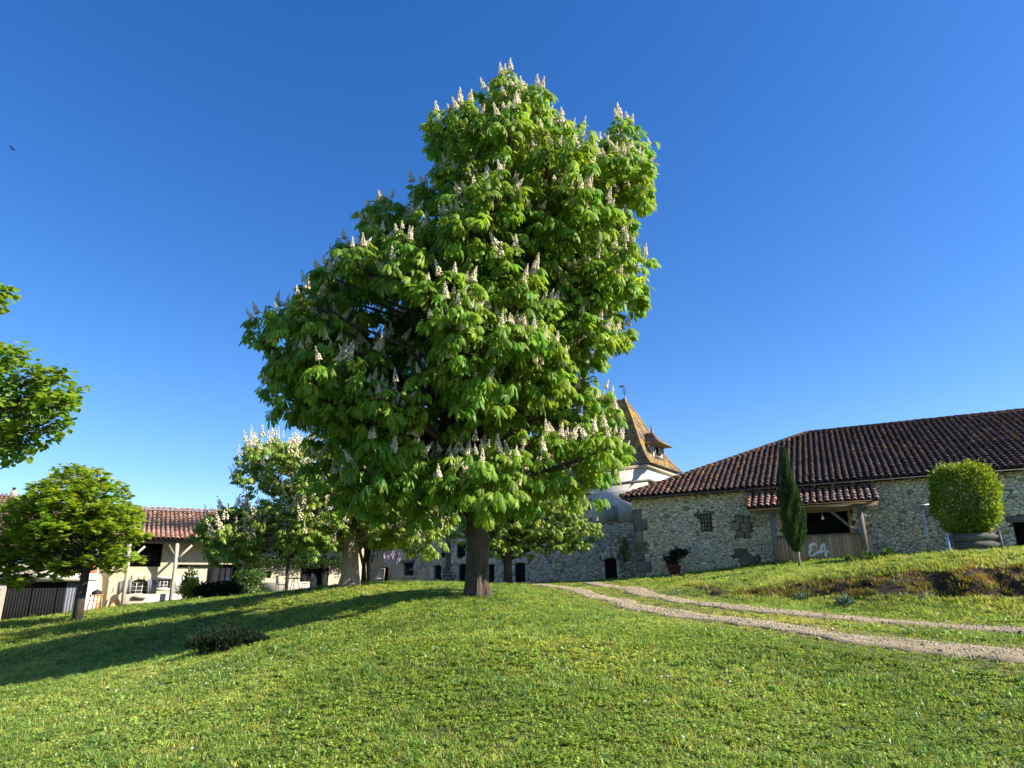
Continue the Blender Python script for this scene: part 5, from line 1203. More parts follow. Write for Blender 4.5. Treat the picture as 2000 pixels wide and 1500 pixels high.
def build_tree(name, label, base, trunkpts, trunkr, lobes, leafs, lmat, bark, lscale, tips_d, lpt, pan=0.0, pan_obj=0, leaf_obj=0, seed=1, inner=.15, group=None, flat=1.0, pansc=1.0, tl=(.75, 1.2), sides=8, br=.05, lowdroop=0, cat='tree', small=False, hang=.25, ll=1.0, limbs_from=.25, zmin=0.0):
    rg_ = np.random.default_rng(seed); root = empty(name, tuple(base), label, cat, group)
    tpts = np.array(trunkpts, float)
    b_ = MB(); b_.tube(trunkpts, trunkr, sides, rough=.12); tko = b_.build('trunk', bark, root, True)
    # limbs
    b_ = MB(); tz_ = tpts[:, 2]
    for c, r in lobes:
        hd = math.hypot(c[0]-np.interp(c[2], tz_, tpts[:, 0]), c[1]-np.interp(c[2], tz_, tpts[:, 1]))
        z0 = max(tz_[0]+zmin, tz_[0]+(tz_[-1]-tz_[0])*limbs_from*.6, min(c[2]-hd*.55, tz_[-1]*.98)); z0 = min(z0, tz_[-1])
        s0 = np.array([np.interp(z0, tz_, tpts[:, 0]), np.interp(z0, tz_, tpts[:, 1]), z0])
        r0 = min(np.interp(z0, tz_, trunkr)*.45, br*(1+.28*hd)); md = (s0+c)/2+np.array([rg_.uniform(-.2, .2), rg_.uniform(-.2, .2), .12*hd]); q1 = s0*.75+c*.25+[0, 0, .06*hd]
        b_.tube([s0, q1, md, c*.8+md*.2+[0, 0, .03], c+[0, 0, r*.3]], [r0, r0*.8, r0*.6, r0*.42, .012], 5)
        for k in range(4):
            a = rg_.uniform(0, 6.28); e = c+np.array([math.cos(a)*r*.8, math.sin(a)*r*.8, rg_.uniform(-.1, .7)*r]); b_.tube([c*.6+md*.4, (c+e)/2+[0, 0, .08], e], [.022*min(1, br/.03), .014*min(1, br/.03), .006*min(1, br/.02)], 4, cap=False)
    o = b_.build('branches', bark, root, True); o['kind'] = 'stuff'
    # shoot tips
    TP = []; TD = []; TE = []
    C_ = np.array([l[0] for l in lobes]); R_ = np.array([l[1] for l in lobes])
    for c, r in lobes:
        n = int(tips_d*r*r*12.6*(.75)); u = rg_.normal(0, 1, (n, 3)); u[:, 2] = u[:, 2]*.9+.35; u /= np.linalg.norm(u, axis=1, keepdims=True)
        rad = r*(.82+.22*rg_.random(n)); ins = rg_.random(n) < inner; rad[ins] *= rg_.uniform(.3, .8, ins.sum())
        p = c+u*rad[:, None]*np.array([1, 1, flat])
        # drop tips buried in other lobes
        dn_ = np.sqrt(((p[:, None]-C_[None])**2).sum(-1))/R_[None]; bur = (dn_ < .62).sum(1) > (0 if r > 0 else 9)
        k_ = (~bur) | ins | (rg_.random(n) < .12); p = p[k_]; u = u[k_]
        TP.append(p); TD.append(u); TE.append((dn_[k_] < 1.0).sum(1))
    TP = np.concatenate(TP); TD = np.concatenate(TD); TE = np.concatenate(TE); nt_ = len(TP)
    # leaves round every tip
    li = np.repeat(np.arange(nt_), lpt); k = len(li); az = rg_.uniform(0, 6.28, k); out_ = TD[li]
    D = np.stack([np.cos(az), np.sin(az), np.full(k, -hang)], 1)*ll+out_*np.array([.9, .9, .35])+rg_.normal(0, .2, (k, 3)); D[:, 2] = np.clip(D[:, 2], -1.1, .35)
    R = orient(D, rg_.normal(0, .3, k)); S = rg_.uniform(.75, 1.2, k)*lscale; P = TP[li]+rg_.normal(0, .05*lscale, (k, 3))
    # new growth: warmer tint, random per tip and leaf
    tn = np.empty((k, 3)); v = rg_.uniform(tl[0], tl[1], k)*(1+.12*rg_.normal(0, 1, nt_)[li]); wv = rg_.uniform(-.05, .14, k)+.06*rg_.normal(0, 1, nt_)[li]
    tn[:, 0] = v*(1+wv*2.2); tn[:, 1] = v*(1+wv*.4); tn[:, 2] = v
    tn = np.clip(tn, .3, 2.2)
    var = rg_.integers(0, len(leafs), k); dist = np.linalg.norm(P-EYE, axis=1)
    order = np.argsort(dist+.0*dist); sel = np.zeros(k, bool)
    if leaf_obj:
        # prefer leaves at lobe outsides facing the camera
        tocam = (EYE-P); tocam /= np.linalg.norm(tocam, axis=1, keepdims=True); sc2 = dist-2.5*(TD[li]*tocam).sum(1)
        near_i = np.argsort(sc2)[:leaf_obj]; sel[near_i] = True; vm = {}
        for i in near_i:
            key = (var[i], int(i) % 5)
            if key not in vm:
                tv2, tf2, vt2 = leafs[key[0]]; vm[key] = raw_mesh('leaf', tv2, tf2, vt2*tn[i][None]); vm[key].materials.append(lmat)
            o = bpy.data.objects.new('leaf', vm[key]); COL.objects.link(o); o.parent = root
            Rm = R[i]*S[i]; o.matrix_local = Matrix.Translation(Vector(P[i])-Vector(base)) @ Matrix([list(r_)+[0] for r_ in Rm]+[[0, 0, 0, 1]])
    for q in range(len(leafs)):
        m_ = (var == q) & ~sel; tv2, tf2, vt2 = leafs[q]
        if q == 0: acc = []
        V = np.einsum('kij,nj->kni', R[m_]*S[m_][:, None, None], tv2)+P[m_][:, None]
        acc.append((V.reshape(-1, 3), (np.asarray(tf2)[None]+(np.arange(m_.sum())*len(tv2))[:, None, None]).reshape(-1, 3), (tn[m_][:, None]*vt2[None]).reshape(-1, 3)))
    off = 0; Vs = []; Ts = []; Cs = []
    for a in acc: Vs.append(a[0]); Ts.append(a[1]+off); Cs.append(a[2]); off += len(a[0])
    o = link('foliage', raw_mesh('foliage', np.concatenate(Vs), np.concatenate(Ts), np.concatenate(Cs)), root, lmat); o['kind'] = 'stuff'
    npan = 0
    if pan:
        exp = (TD[:, 2] > -.15) & (rg_.random(nt_) < pan*np.where(TD[:, 0] > 0, 1.25, .9)*(1.25-.5*(TE > 2))); pi = np.where(exp)[0]
        tocam = (EYE-TP[pi]); tocam /= np.linalg.norm(tocam, axis=1, keepdims=True); sc3 = np.linalg.norm(TP[pi]-EYE, axis=1)-4*(TD[pi]*tocam).sum(1); pi = pi[np.argsort(sc3)]
        pv = [panicle(s, small=small) for s in range(5)]; pm = []
        for a in pv: m_ = raw_mesh('flower_panicle', a[0], a[1], a[2]); m_.materials.append(M['petal']); pm.append(m_)
        dr = TD[pi]*.4+rg_.normal(0, .2, (len(pi), 3)); dr[:, 2] = 1
        for jj, i in enumerate(pi[:pan_obj]):
            zq = Vector(dr[jj]).to_track_quat('Z', 'Y').to_matrix().to_4x4(); s = rg_.uniform(.65, 1.35)*pansc*1.2
            o = bpy.data.objects.new('flower_panicle', pm[rg_.integers(0, 5)]); COL.objects.link(o); o.parent = root
            o.matrix_local = Matrix.Translation(Vector(TP[i]+TD[i]*.08+[0, 0, .07])-Vector(base)) @ zq @ Matrix.Rotation(rg_.uniform(0, 6.28), 4, 'Z') @ Matrix.Scale(s, 4)
        rest = pi[pan_obj:]; npan = len(pi)
        if len(rest):
            R3 = np.array([np.array(Vector(dr[pan_obj+j]).to_track_quat('Z', 'Y').to_matrix()) for j in range(len(rest))])*(rg_.uniform(.85, 1.3, len(rest))*pansc*1.2)[:, None, None]
            o = link('blossom', merged('blossom', pv[0][0], pv[0][1], R3, TP[rest]+TD[rest]*.08+[0, 0, .07], np.ones((len(rest), 3)), vt=pv[0][2]), root, M['petal']); o['kind'] = 'stuff'
    print(name, 'lobes', len(lobes), 'tips', nt_, 'leaves', k, 'panicles', npan)
    return root, tko

# ================================================================== THE BIG CHESTNUT
B = at(930, 1163, 17.0); B[2] = hg(B[0], B[1])-.05
out_px = [(985, 165), (1045, 178), (1085, 195), (1122, 188), (1132, 220), (1100, 262), (1130, 285), (1180, 270), (1215, 238), (1245, 222), (1272, 258), (1255, 310), (1262, 350), (1240, 400), (1258, 440), (1235, 480),
          (1258, 510), (1258, 560), (1215, 600), (1222, 650), (1170, 690), (1165, 740), (1195, 790), (1240, 800), (1240, 830), (1205, 850), (1232, 905), (1212, 960), (1150, 978), (1080, 982), (1000, 985), (930, 978), (860, 995), (800, 1005), (740, 1015), (690, 1005),
          (640, 980), (585, 905), (550, 830), (520, 780), (520, 720), (508, 680), (510, 615), (560, 615), (580, 560), (632, 500), (680, 480), (705, 430), (745, 385), (800, 375), (838, 350), (845, 310), (838, 270), (865, 235), (925, 222), (955, 190)]
out_px = [(x, y+(8 if y < 300 else 4 if y < 450 else 0)) for x, y in out_px]
def gl(*P): return [tuple(at(x, y, 17.0)[[0, 2]]) for x, y in P]
GAPS = [(gl((850, 420), (875, 520), (850, 640), (820, 720), (850, 860), (880, 960)), .22), (gl((700, 640), (790, 700), (850, 720)), .20), (gl((1040, 700), (1130, 760)), .10), (gl((560, 840), (650, 870), (700, 960)), .16),
        (gl((900, 350), (960, 400), (1020, 420)), .08), (gl((960, 560), (1060, 600), (1120, 560)), .12), (gl((900, 860), (1000, 880), (1100, 860)), .14)]
lob = crown_lobes(out_px, 17.0, 3.6, 235, .40, 1.0, 5, inset=.74, gaps=GAPS, holes=[[(850, 300), (905, 310), (880, 340)], [(775, 640), (835, 640), (850, 700), (790, 720)], [(860, 380), (900, 390), (880, 420)], [(1030, 640), (1060, 650), (1040, 690)]])
lob += [(at(x, y, Y_), r_) for x, y, Y_, r_ in [(880, 925, 15.8, .55), (935, 912, 15.5, .55), (1000, 925, 15.9, .55), (900, 915, 18, .6), (985, 920, 18.2, .6), (835, 945, 16.4, .55), (1050, 940, 16.6, .55), (780, 960, 16.8, .55), (720, 962, 16.6, .55), (940, 930, 18.8, .55), (850, 960, 17.8, .5), (1030, 950, 17.8, .5), (885, 958, 15.2, .38), (945, 955, 15.1, .4), (990, 958, 15.6, .38), (915, 965, 15.9, .34), (960, 968, 16.3, .34), (875, 968, 16.6, .36)]]
# trunk with flared root
hts = np.concatenate([np.linspace(-.15, 3.0, 90), np.linspace(3.2, 12.2, 14)])
tpath = [B+[.0+.05*math.sin(h*.9)+max(0, h-2.6)*.10, .05*math.cos(h*.8), h] for h in hts]
trad = [(.25+.14*math.exp(-max(0, h+.1)*3.2)) if h < 2.5 else max(.03, .27-(h-2.5)*.026) for h in hts]
big, trunk = build_tree('horse_chestnut_tree', 'largest horse chestnut in full cream blossom standing alone mid-lawn, its trunk at the centre', B, tpath, trad, lob, CL, M['leaf'], M['bark'], 1.24, 4.7, 5, pan=.7, pan_obj=298, leaf_obj=300, seed=3, inner=.22, sides=72, br=.035, zmin=2.0, pansc=.84)
# bark plates: displace the trunk vertices
me = trunk.data; n = len(me.vertices); co = np.empty(n*3, np.float32); me.vertices.foreach_get('co', co); co = co.reshape(-1, 3)
for i in range(n):
    x, y, z = co[i]; a = math.atan2(y-B[1], x-B[0]); h = z-B[2]
    if h > 4: continue
    rg1 = noise.noise(Vector((math.cos(a)*4.2, math.sin(a)*4.2, h*1.1))); rg2 = noise.noise(Vector((math.cos(a)*9, math.sin(a)*9, h*4.5+3))); lob_ = .10*math.exp(-max(0, h)*4)*math.cos(a*5+.6)
    dd_ = (.022*(1-abs(rg1)*2.6)+.014*rg2+.008*noise.noise(Vector((x*28, y*28, z*16))))+lob_; co[i] += np.array([math.cos(a), math.sin(a), 0])*dd_
me.vertices.foreach_set('co', co.ravel()); me.update(); me.polygons.foreach_set('use_smooth', np.zeros(len(me.polygons), bool))

# ================================================================== SECOND CHESTNUT
B2 = at(683, 1141, 25.0); B2[2] = hg(B2[0], B2[1])-.1
p2 = [(470, 880), (500, 860), (545, 858), (580, 880), (640, 880), (760, 900), (870, 960), (882, 1040), (860, 1075), (815, 1080), (770, 1055), (720, 1060), (690, 1050), (650, 1075), (600, 1080), (560, 1060), (520, 1040), (505, 1080), (470, 1108), (425, 1095), (400, 1060), (392, 1025), (430, 1000), (500, 995), (545, 990), (520, 970), (480, 970), (465, 940), (470, 910)]
lob2 = crown_lobes(p2, 25.0, 2.6, 80, .5, 1.0, 8, tk=1.3) + [(at(x, y, Y_), r_) for x, y, Y_, r_ in [(418, 1038, 24.5, .5), (450, 1058, 24, .6), (482, 1040, 24.3, .5), (435, 1080, 24.2, .45), (470, 1088, 24.6, .45), (455, 1018, 25, .5), (492, 1066, 24, .4), (560, 1030, 23.6, .5), (600, 1045, 23.4, .55), (640, 1030, 23.3, .55), (575, 1060, 23.7, .4), (625, 1062, 23.5, .4), (530, 1012, 24, .4)]]
tp2 = [B2+[x, 0, h] for x, h in ((.02, -.1), (0, .15), (0, .5), (-.03, 1.2), (-.1, 2.0), (-.4, 3.0), (-1.0, 4.2), (-1.6, 5.0))]
build_tree('horse_chestnut_tree', 'second flowering horse chestnut behind the big one, thick furrowed trunk at the left lawn crest', B2, tp2, [.50, .40, .31, .28, .26, .2, .11, .05], lob2, CL[:3], M['leaf2'], M['bark_pale'], .82, 6, 5, pan=.36, pan_obj=290, seed=5, inner=.15, pansc=1.15, sides=24, small=True, br=.03, zmin=1.7, leaf_obj=220)
# ================================================================== THIRD CHESTNUT
B3 = at(992, 1136, 33.0); B3[2] = hg(B3[0], B3[1])-.1
p3 = [(945, 975), (1000, 940), (1080, 950), (1120, 975), (1150, 1000), (1163, 1040), (1160, 1072), (1120, 1070), (1085, 1082), (1040, 1078), (1000, 1085), (960, 1080), (905, 1070), (880, 1030), (900, 980)]
lob3 = crown_lobes(p3, 33.0, 2.6, 60, .5, 1.0, 9, tk=1.3)
build_tree('horse_chestnut_tree', 'smaller horse chestnut with few flowers, right of the big trunk, before the shaded stone building', B3, [B3+[0, 0, -.1], B3+[0, 0, 1], B3+[.05, 0, 2.5], B3+[.3, 0, 4.2]], [.24, .2, .17, .06], lob3, CL[:3], M['leaf2'], M['bark_dark'], .82, 5.5, 5, br=.025, zmin=1.3, leaf_obj=150, pan=.02, pan_obj=40, seed=6, pansc=.8, sides=12, small=True)
# ================================================================== ROUND MAPLE LEFT
B4 = at(153, 1190, 29.0); B4[2] = hg(B4[0], B4[1])-.1
p4 = [(-30, 1000), (15, 970), (60, 945), (105, 915), (150, 903), (195, 905), (215, 930), (245, 945), (275, 985), (280, 1010), (262, 1030), (295, 1045), (303, 1070), (272, 1085), (245, 1105), (215, 1122), (180, 1105), (145, 1130), (100, 1134), (50, 1140), (0, 1155), (-40, 1130)]
lob4 = crown_lobes(p4, 29.0, 2.8, 95, .45, .95, 12, tk=1.3)
ML = [maple_leaf()]
build_tree('maple_tree', 'round bright green tree with layered foliage before the garage, at the left', B4, [B4+[0, 0, -.1], B4+[.02, 0, 1], B4+[.05, 0, 2.2], B4+[.1, 0, 4.3]], [.22, .18, .15, .05], lob4, ML, M['leaf_maple'], M['bark_dark'], 1.15, 9, 5, br=.022, zmin=2.1, seed=7, flat=.55, sides=12, hang=.05, inner=.1)
# ================================================================== LINDEN at the left edge
_b5 = 0
B5 = np.array([-14.8, 13.0, hg(-14.8, 13.0)])
p5 = [(-260, 600), (-100, 520), (0, 545), (30, 565), (28, 585), (5, 598), (-60, 640), (0, 678), (30, 690), (72, 705), (70, 722), (115, 722), (112, 765), (172, 762), (155, 800), (135, 850), (95, 865), (60, 850), (75, 875), (60, 885), (50, 880), (20, 890), (0, 893), (-80, 900), (-200, 880), (-300, 800)]
lob5 = crown_lobes(p5, 13.0, 1.6, 110, .2, .5, 15, tk=1.2)
SL = [simple_leaf(1.0, .125), simple_leaf(.9, .10)]
lob5 += [(at(x, y, 13.0), r_) for x, y, r_ in [(-8, 566, .2), (15, 575, .15), (-25, 590, .22), (40, 700, .22), (5, 700, .3), (90, 745, .3), (130, 775, .25), (60, 780, .35), (100, 810, .3), (40, 850, .3), (0, 870, .3), (60, 872, .2), (20, 880, .22), (150, 768, .2), (132, 792, .22), (118, 740, .2), (112, 830, .2), (95, 850, .2)]]
build_tree('linden_tree', 'leafy bright green linden branches reaching in from the left edge against the sky', B5, [B5+[0, 0, -.1], B5+[.3, 0, 2.5], B5+[.6, 0, 4.6], B5+[1.2, 0, 6.5]], [.28, .24, .18, .06], lob5, SL, M['leaf_linden'], M['bark_dark'], 1.0, 26, 5, seed=8, sides=10, hang=.3, br=.007, inner=.35, tl=(.95, 1.5), leaf_obj=220)
# ================================================================== dark conifer behind + small trees
B6 = at(520, 1140, 41.0); B6[2] = 2.0
p6 = [(445, 1008), (475, 992), (510, 995), (545, 990), (590, 1005), (640, 1015), (640, 1060), (590, 1085), (540, 1080), (500, 1075), (480, 1050), (450, 1035)]
B6 = at(560, 1140, 34.5); B6[2] = hg(B6[0], B6[1]); lob6 = crown_lobes(p6, 34.5, 1.2, 45, .4, .7, 18)
LD = [(LQ[0]*np.array([.3, .25, .3]), LQ[1], np.ones((4, 3)))]
build_tree('yew_tree', 'dark needle-leaved tree in the shade between the farmhouse roof and the second chestnut', B6, [B6+[0, 0, -.1], B6+[0, 0, 1.5], B6+[-.2, 0, 3.3]], [.09, .08, .04], lob6, LD, M['leaf_dark'], M['bark_dark'], 1.0, 20, 6, seed=9, sides=8)
# multi-stem wisteria/lilac by the second chestnut
B7 = at(713, 1141, 27.0); B7[2] = hg(B7[0], B7[1])
sm = empty('wisteria_tree', tuple(B7), 'gnarled multi-stem wisteria with pale and dark stems right of the second chestnut trunk', 'tree')
for i, (x0, y0, x1, y1, r_, m_) in enumerate([(700, 1141, 697, 1060, .05, 'bark_pale'), (708, 1142, 704, 1052, .06, 'bark_pale'), (714, 1142, 713, 1055, .07, 'bark_dark'), (722, 1142, 716, 1050, .06, 'bark_dark'), (712, 1142, 735, 1050, .03, 'bark_dark'), (705, 1142, 690, 1045, .04, 'bark_pale')]):
    p0 = at(x0, y0, 27+.2*math.sin(i)); p1 = at(x1, y1, 27+.3*math.cos(i)); b_ = MB(); b_.tube([p0+[0, 0, -.2], p0*.6+p1*.4+[.08*math.sin(i*2), 0, 0], p0*.3+p1*.7+[-.06*math.cos(i), 0, 0], p1], [r_*1.3, r_, r_, r_*.6], 8, rough=.4); b_.build('stem', M[m_], sm, True)
shrub('', '', '', at(705, 1062, 27), (.9, .6, .45), 1500, M['leaf_shrub'], .14, OV_, stems=0, parent=sm)
shrub('', '', '', at(745, 1072, 27), (.95, .5, .22), 1300, M['leaf_wisteria'], .13, OV_, stems=0, parent=sm)
for (x, y, r_) in [(770, 1050, .8), (800, 1040, .9), (730, 1040, .7)]:
    shrub('', '', '', at(x, y+8, 27.4), (r_, .6, .45), 1300, M['leaf_shrub'], .12, OV_, stems=0, parent=sm)
k = 26
for i in range(k):
    c = at(random.uniform(712, 782), random.uniform(1072, 1088), 26.6+random.uniform(-.3, .3)); n = 14; u = np.linspace(0, 1, n)
    P = np.stack([c[0]+RNG.normal(0, .03, n)*(1-u), c[1]+RNG.normal(0, .03, n)*(1-u), c[2]-u*.28], 1); o = link('flower_raceme', merged('flower_raceme', iv, if_, np.repeat(np.eye(3)[None]*.022, n, 0), P, np.ones((n, 3))), sm, M['petal_lilac'])
# vine shadowy band along the back house wall
b_root = empty('climbing_vine', tuple(HF.p(HF.px(560, 1095, -.2)[0], -.2, 2)), 'dark vine trained along the farmhouse wall above the terrace door', 'vine')
for x in range(500, 680, 22): shrub('', '', '', HF.p(HF.px(x, 1102, -.25)[0], -.25, HF.px(x, 1104, -.25)[1]-.15), (.5, .25, .3), 420, M['leaf_shrub'], .12, OV_, stems=0, parent=b_root, lo=.5, hi=1.0)
# small climbing plant beside barn door
a_, z_ = KF.px(1219, 1075, -.1); shrub('wall_creeper', 'sparse yellowish creeper on the stone wall above the barn corner door', 'creeper', KF.p(a_, -.12, z_-.6), (.32, .12, .7), 500, M['leaf_wisteria'], .08, OV_, stems=2, lo=.4, hi=.9)

# juniper on the lawn
c = at(437, 1262, 14.3); c[2] = hg(c[0], c[1]); jun = empty('juniper_shrub', tuple(c), 'low spreading dark juniper shrub in the chestnut shadow on the lawn', 'shrub')
for (dx, dy, r_, h_) in [(0, 0, .42, .24), (.35, .1, .32, .2), (-.4, -.05, .3, .16), (.62, .15, .2, .16), (-.12, .25, .35, .26), (.2, -.2, .25, .16)]:
    shrub('', '', '', c+[dx, dy, 0], (r_, r_*.8, h_), 1500, M['leaf_dark'], .07, stems=4, parent=jun, upb=.9, lo=.7, hi=1.8)
# silver plants on the bank
for k, (x, y, Y, lb) in enumerate([(1652, 1172, 15.3, 'silvery-leaved rosette plant at the foot of the earth bank'), (1566, 1160, 17.2, 'smaller silvery plant left of the silver rosette on the bank')]):
    c = at(x, y, Y); c[2] = hg(c[0], c[1]); shrub('silver_plant', lb, 'plant', c, (.17-.06*k, .16, .07), 70, M['leaf_silver'], .15-.05*k, (LQ[0]*np.array([1, 1.6, 1]), LQ[1]), stems=0, upb=1.2, lo=.5, hi=1.0, group='silvery plants on the bank')
for k, (x, y, Y, lb) in enumerate([(1700, 1103, 18.5, 'broad-leaved weed on the bank crest before the barn wall'), (1738, 1100, 18.2, 'second broad-leaved weed on the bank crest nearer the pole'), (1660, 1096, 19.5, 'tall grassy weed before the right shelter post')]):
    c = at(x, y, Y); c[2] = hg(c[0], c[1]); shrub('weed', lb, 'plant', c, (.14, .14, .12), 70, M['leaf_shrub'], .13, OV_, stems=2, upb=1.0, group='weeds along the bank crest')
# bird
c = at(24, 291, 30); bird = empty('bird', tuple(c), 'tiny dark bird flying in the sky at the upper left', 'bird')
b_ = MB(); b_.tube([c+[-.08, 0, 0], c, c+[.1, 0, 0]], [.01, .035, .008], 6); b_.build('body', M['iron'], bird, True)
for s_ in (-1, 1): b_ = MB(); b_.add([c+[-.03, 0, .01], c+[.04, 0, .01], c+[.02, s_*.14, .07], c+[-.02, s_*.24, .03], c+[-.03, 0, .018], c+[.04, 0, .018], c+[.02, s_*.14, .078], c+[-.02, s_*.24, .036]], [(0, 1, 2, 3), (7, 6, 5, 4)]); b_.build('wing', M['iron'], bird)

# ================================================================== GRASS
def tuft(nb, h, spread, wdt, seed, kind='blade'):
    rr = random.Random(seed); b_ = MB()
    for i in range(nb):
        a = rr.uniform(0, 6.28); q = spread*math.sqrt(rr.random()); x, y = q*math.cos(a), q*math.sin(a); yaw = rr.uniform(0, 6.28); lean = rr.uniform(.3, 1.5); hh = h*rr.uniform(.5, 1.15)
        dx, dy = math.cos(yaw), math.sin(yaw); px_, py_ = -dy*wdt/2, dx*wdt/2; v = rr.choice([.6, .8, .9, 1, 1.1, 1.35])*rr.uniform(.9, 1.1)
        tn_ = (v*rr.uniform(.85, 1.25), v, v*.9)
        if kind == 'blade':
            p1 = (x+dx*lean*hh*.4, y+dy*lean*hh*.4, hh*.6); p2 = (x+dx*lean*hh, y+dy*lean*hh, hh*(1-.25*lean))
            b_.add([(x-px_, y-py_, 0), (x+px_, y+py_, 0), (p1[0]+px_*.8, p1[1]+py_*.8, p1[2]), (p1[0]-px_*.8, p1[1]-py_*.8, p1[2]), p2], [(0, 1, 2, 3), (3, 2, 4)], tn_)
        else:
            z = h*rr.uniform(.4, 1); r = .016*rr.uniform(.7, 1.3); tl_ = rr.uniform(-.5, .5)
            pts = [(x+r*math.cos(t), y+r*math.sin(t), z+tl_*r*math.cos(t)) for t in (0, 1.26, 2.51, 3.77, 5.03)]; b_.add(pts, [(0, 1, 2, 3, 4)], tn_)
    return b_.mesh('grass_tuft')
gcol = bpy.data.collections.new('grass_sources')
srcs = [tuft(28, .042, .085, .0075, 1), tuft(28, .050, .09, .0075, 2), tuft(26, .036, .085, .008, 3), tuft(18, .04, .08, .0, 4, 'clover'), tuft(30, .12, .10, .008, 5), tuft(24, .09, .09, .009, 6), tuft(16, .06, .07, .030, 7), tuft(34, .09, .10, .010, 8)]
for i, m_ in enumerate(srcs):
    m_.materials.append(M['grass']); o = bpy.data.objects.new('tuft_%02d' % i, m_); gcol.objects.link(o)
def scatter(Ymin, Ymax, dens, xpad=1.0):
    """points inside the widening strip of ground in front of the viewpoint"""
    n = int((Ymax-Ymin)*dens*2*(.80*Ymax+xpad)); Yp = RNG.uniform(Ymin, Ymax, n); X = RNG.uniform(-1, 1, n)*(.80*Ymax+xpad); k = np.abs(X) < .80*Yp+xpad; return X[k], Yp[k]
GXs = []; GYs = []; 
for a in [(4.5, 8, 330), (8, 11, 260), (11, 15, 170), (15, 20, 110), (20, 27, 60), (27, 37, 30)]:
    x, y = scatter(*a); GXs.append(x); GYs.append(y)
gx = np.concatenate(GXs); gy = np.concatenate(GYs)
rd = rutdist(gx, gy); nzv = np.array([noise.noise(Vector((x*.8, y*.8, 0)))+.5*noise.noise(Vector((x*3, y*3, 5))) for x, y in zip(gx, gy)])
edge = .38+.10*nzv; keep = ((rd > edge+.03) & ((rd > edge+.22) | (RNG.random(len(gx)) < .65))) | ((rd > .12) & (RNG.random(len(gx)) < .10+.25*(nzv > .25)+.30*(rd > .20)+.2*(rd > .3)))
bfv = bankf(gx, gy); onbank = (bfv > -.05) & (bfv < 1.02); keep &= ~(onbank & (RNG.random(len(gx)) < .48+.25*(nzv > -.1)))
# keep clear of barn footprint
bq = (np.stack([gx, gy], 1)-BF.A[:2])@BF.b[:2]; keep &= ~((bq > -.05) & (gx > BF.A[0]-.5))
bush_d = np.hypot(gx-B[0], gy-B[1]); keep &= bush_d > .33
gx = gx[keep]; gy = gy[keep]; rd = rd[keep]; nzv = nzv[keep]; bfv = bfv[keep]; onbank = onbank[keep]
k = len(gx); gz = Hg(gx, gy)
verge = ((bfv > -1.3) & (bfv < 3.0)) & (gx > 3)
far_bank = bfv > 1.0
idx = RNG.choice([0, 1, 2], k); clov = RNG.random(k) < np.where(nzv > .05, .5, .22); idx[clov] = 3; q_ = RNG.random(k); idx[q_ < .035] = 6; idx[(q_ > .035) & (q_ < .035+.10*(nzv < -.15)+.02)] = 7
near_rut = (rd < 1.0)
long_ = (verge & (RNG.random(k) < .28)) | (onbank & (RNG.random(k) < .8)); idx[long_] = RNG.choice([4, 5], long_.sum())
mid = near_rut & ~onbank; idx[mid & (idx > 3)] = 2; mid2 = rd < 1.6
scl = RNG.uniform(.75, 1.25, k)*np.interp(gy, [6, 12, 20, 30], [.9, 1.1, 1.35, 1.8]); scl[mid] *= .62; scl[mid2 & ~mid & (gy > 14)] *= .75
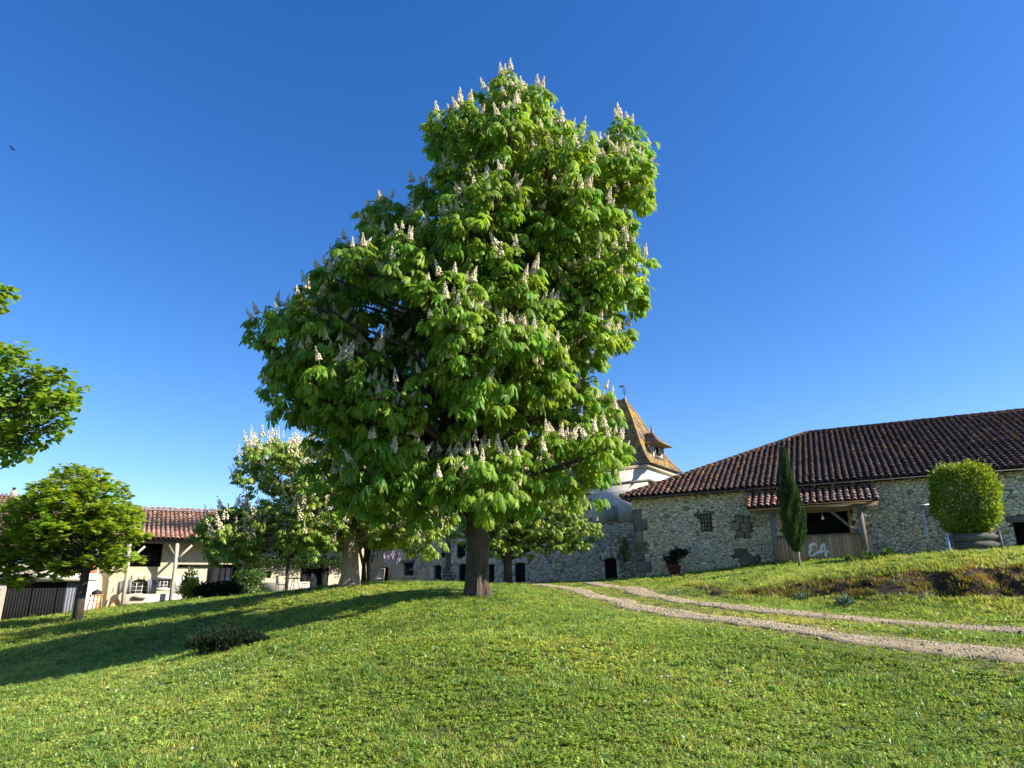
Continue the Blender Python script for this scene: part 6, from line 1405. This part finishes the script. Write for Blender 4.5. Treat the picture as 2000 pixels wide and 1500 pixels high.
# colour: dry yellowish patches, lush patches
nz2 = np.array([noise.fractal(Vector((x*.35+7, y*.35, 2)), 1, 2, 4) for x, y in zip(gx, gy)])
v = RNG.uniform(.7, 1.2, k)*(1+.28*nz2)*1.05; dry = np.clip(nz2*.9+RNG.normal(0, .25, k)+.35*(rd < .9), 0, 1)
it = np.stack([v*(1+.35*dry), v*(1+.02*dry), v*(1+.3*dry)], 1)
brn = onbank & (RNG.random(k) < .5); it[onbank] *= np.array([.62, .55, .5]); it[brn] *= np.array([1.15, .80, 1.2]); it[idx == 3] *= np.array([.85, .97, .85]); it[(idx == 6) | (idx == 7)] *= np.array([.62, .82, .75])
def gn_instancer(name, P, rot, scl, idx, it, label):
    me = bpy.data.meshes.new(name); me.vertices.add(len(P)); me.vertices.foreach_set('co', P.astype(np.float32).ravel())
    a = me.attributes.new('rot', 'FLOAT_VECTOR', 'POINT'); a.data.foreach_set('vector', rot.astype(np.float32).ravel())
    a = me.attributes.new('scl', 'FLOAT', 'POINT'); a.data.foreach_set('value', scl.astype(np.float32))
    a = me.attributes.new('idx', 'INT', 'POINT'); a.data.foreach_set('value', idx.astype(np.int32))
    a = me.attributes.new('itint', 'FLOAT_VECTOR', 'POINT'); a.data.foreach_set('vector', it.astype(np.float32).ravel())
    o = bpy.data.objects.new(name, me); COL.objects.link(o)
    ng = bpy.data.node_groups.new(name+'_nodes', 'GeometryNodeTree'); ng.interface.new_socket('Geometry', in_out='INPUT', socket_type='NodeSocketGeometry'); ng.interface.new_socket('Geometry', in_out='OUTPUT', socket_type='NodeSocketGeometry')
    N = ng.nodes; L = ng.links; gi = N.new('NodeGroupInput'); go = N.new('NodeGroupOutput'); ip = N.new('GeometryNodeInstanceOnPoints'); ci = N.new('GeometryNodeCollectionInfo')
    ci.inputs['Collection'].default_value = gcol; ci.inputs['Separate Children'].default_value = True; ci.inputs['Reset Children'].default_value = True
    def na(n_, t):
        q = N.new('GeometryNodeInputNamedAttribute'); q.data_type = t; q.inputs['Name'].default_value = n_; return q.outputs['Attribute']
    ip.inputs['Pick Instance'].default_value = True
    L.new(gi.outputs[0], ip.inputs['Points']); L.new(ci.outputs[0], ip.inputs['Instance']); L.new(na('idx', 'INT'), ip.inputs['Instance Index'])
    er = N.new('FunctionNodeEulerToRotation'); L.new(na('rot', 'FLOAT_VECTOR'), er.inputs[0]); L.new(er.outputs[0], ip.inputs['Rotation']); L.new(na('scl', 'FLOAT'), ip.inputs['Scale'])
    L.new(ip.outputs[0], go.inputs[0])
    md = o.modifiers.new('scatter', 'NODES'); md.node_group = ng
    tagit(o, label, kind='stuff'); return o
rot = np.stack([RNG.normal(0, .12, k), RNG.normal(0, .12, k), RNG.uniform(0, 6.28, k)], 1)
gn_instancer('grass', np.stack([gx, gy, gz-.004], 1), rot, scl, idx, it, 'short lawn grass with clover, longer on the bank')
print('tufts', k)
# daisies
k = 420; dx_ = np.concatenate([RNG.normal(-4.6, 1.6, k//2), RNG.uniform(-9, 4, k-k//2)]); dy_ = np.concatenate([RNG.normal(11.5, .8, k//2), RNG.uniform(6, 14, k-k//2)]); ok = rutdist(dx_, dy_) > .7; dx_ = dx_[ok]; dy_ = dy_[ok]; k = len(dx_)
b_ = MB(); 
for i in range(8): a = 6.283*i/8; b_.add([(0, 0, 0), (.012*math.cos(a-.25), .012*math.sin(a-.25), .002), (.012*math.cos(a+.25), .012*math.sin(a+.25), .002)], [(0, 1, 2)])
R = rotx(RNG.normal(0, .4, k))@roty(RNG.normal(0, .4, k)); P = np.stack([dx_, dy_, Hg(dx_, dy_)+.06], 1)
o = link('daisies', merged('daisies', np.array(b_.v), b_.f, R, P, np.ones((k, 3))), None, M['daisy']); tagit(o, 'tiny white daisies scattered through the lawn', kind='stuff')
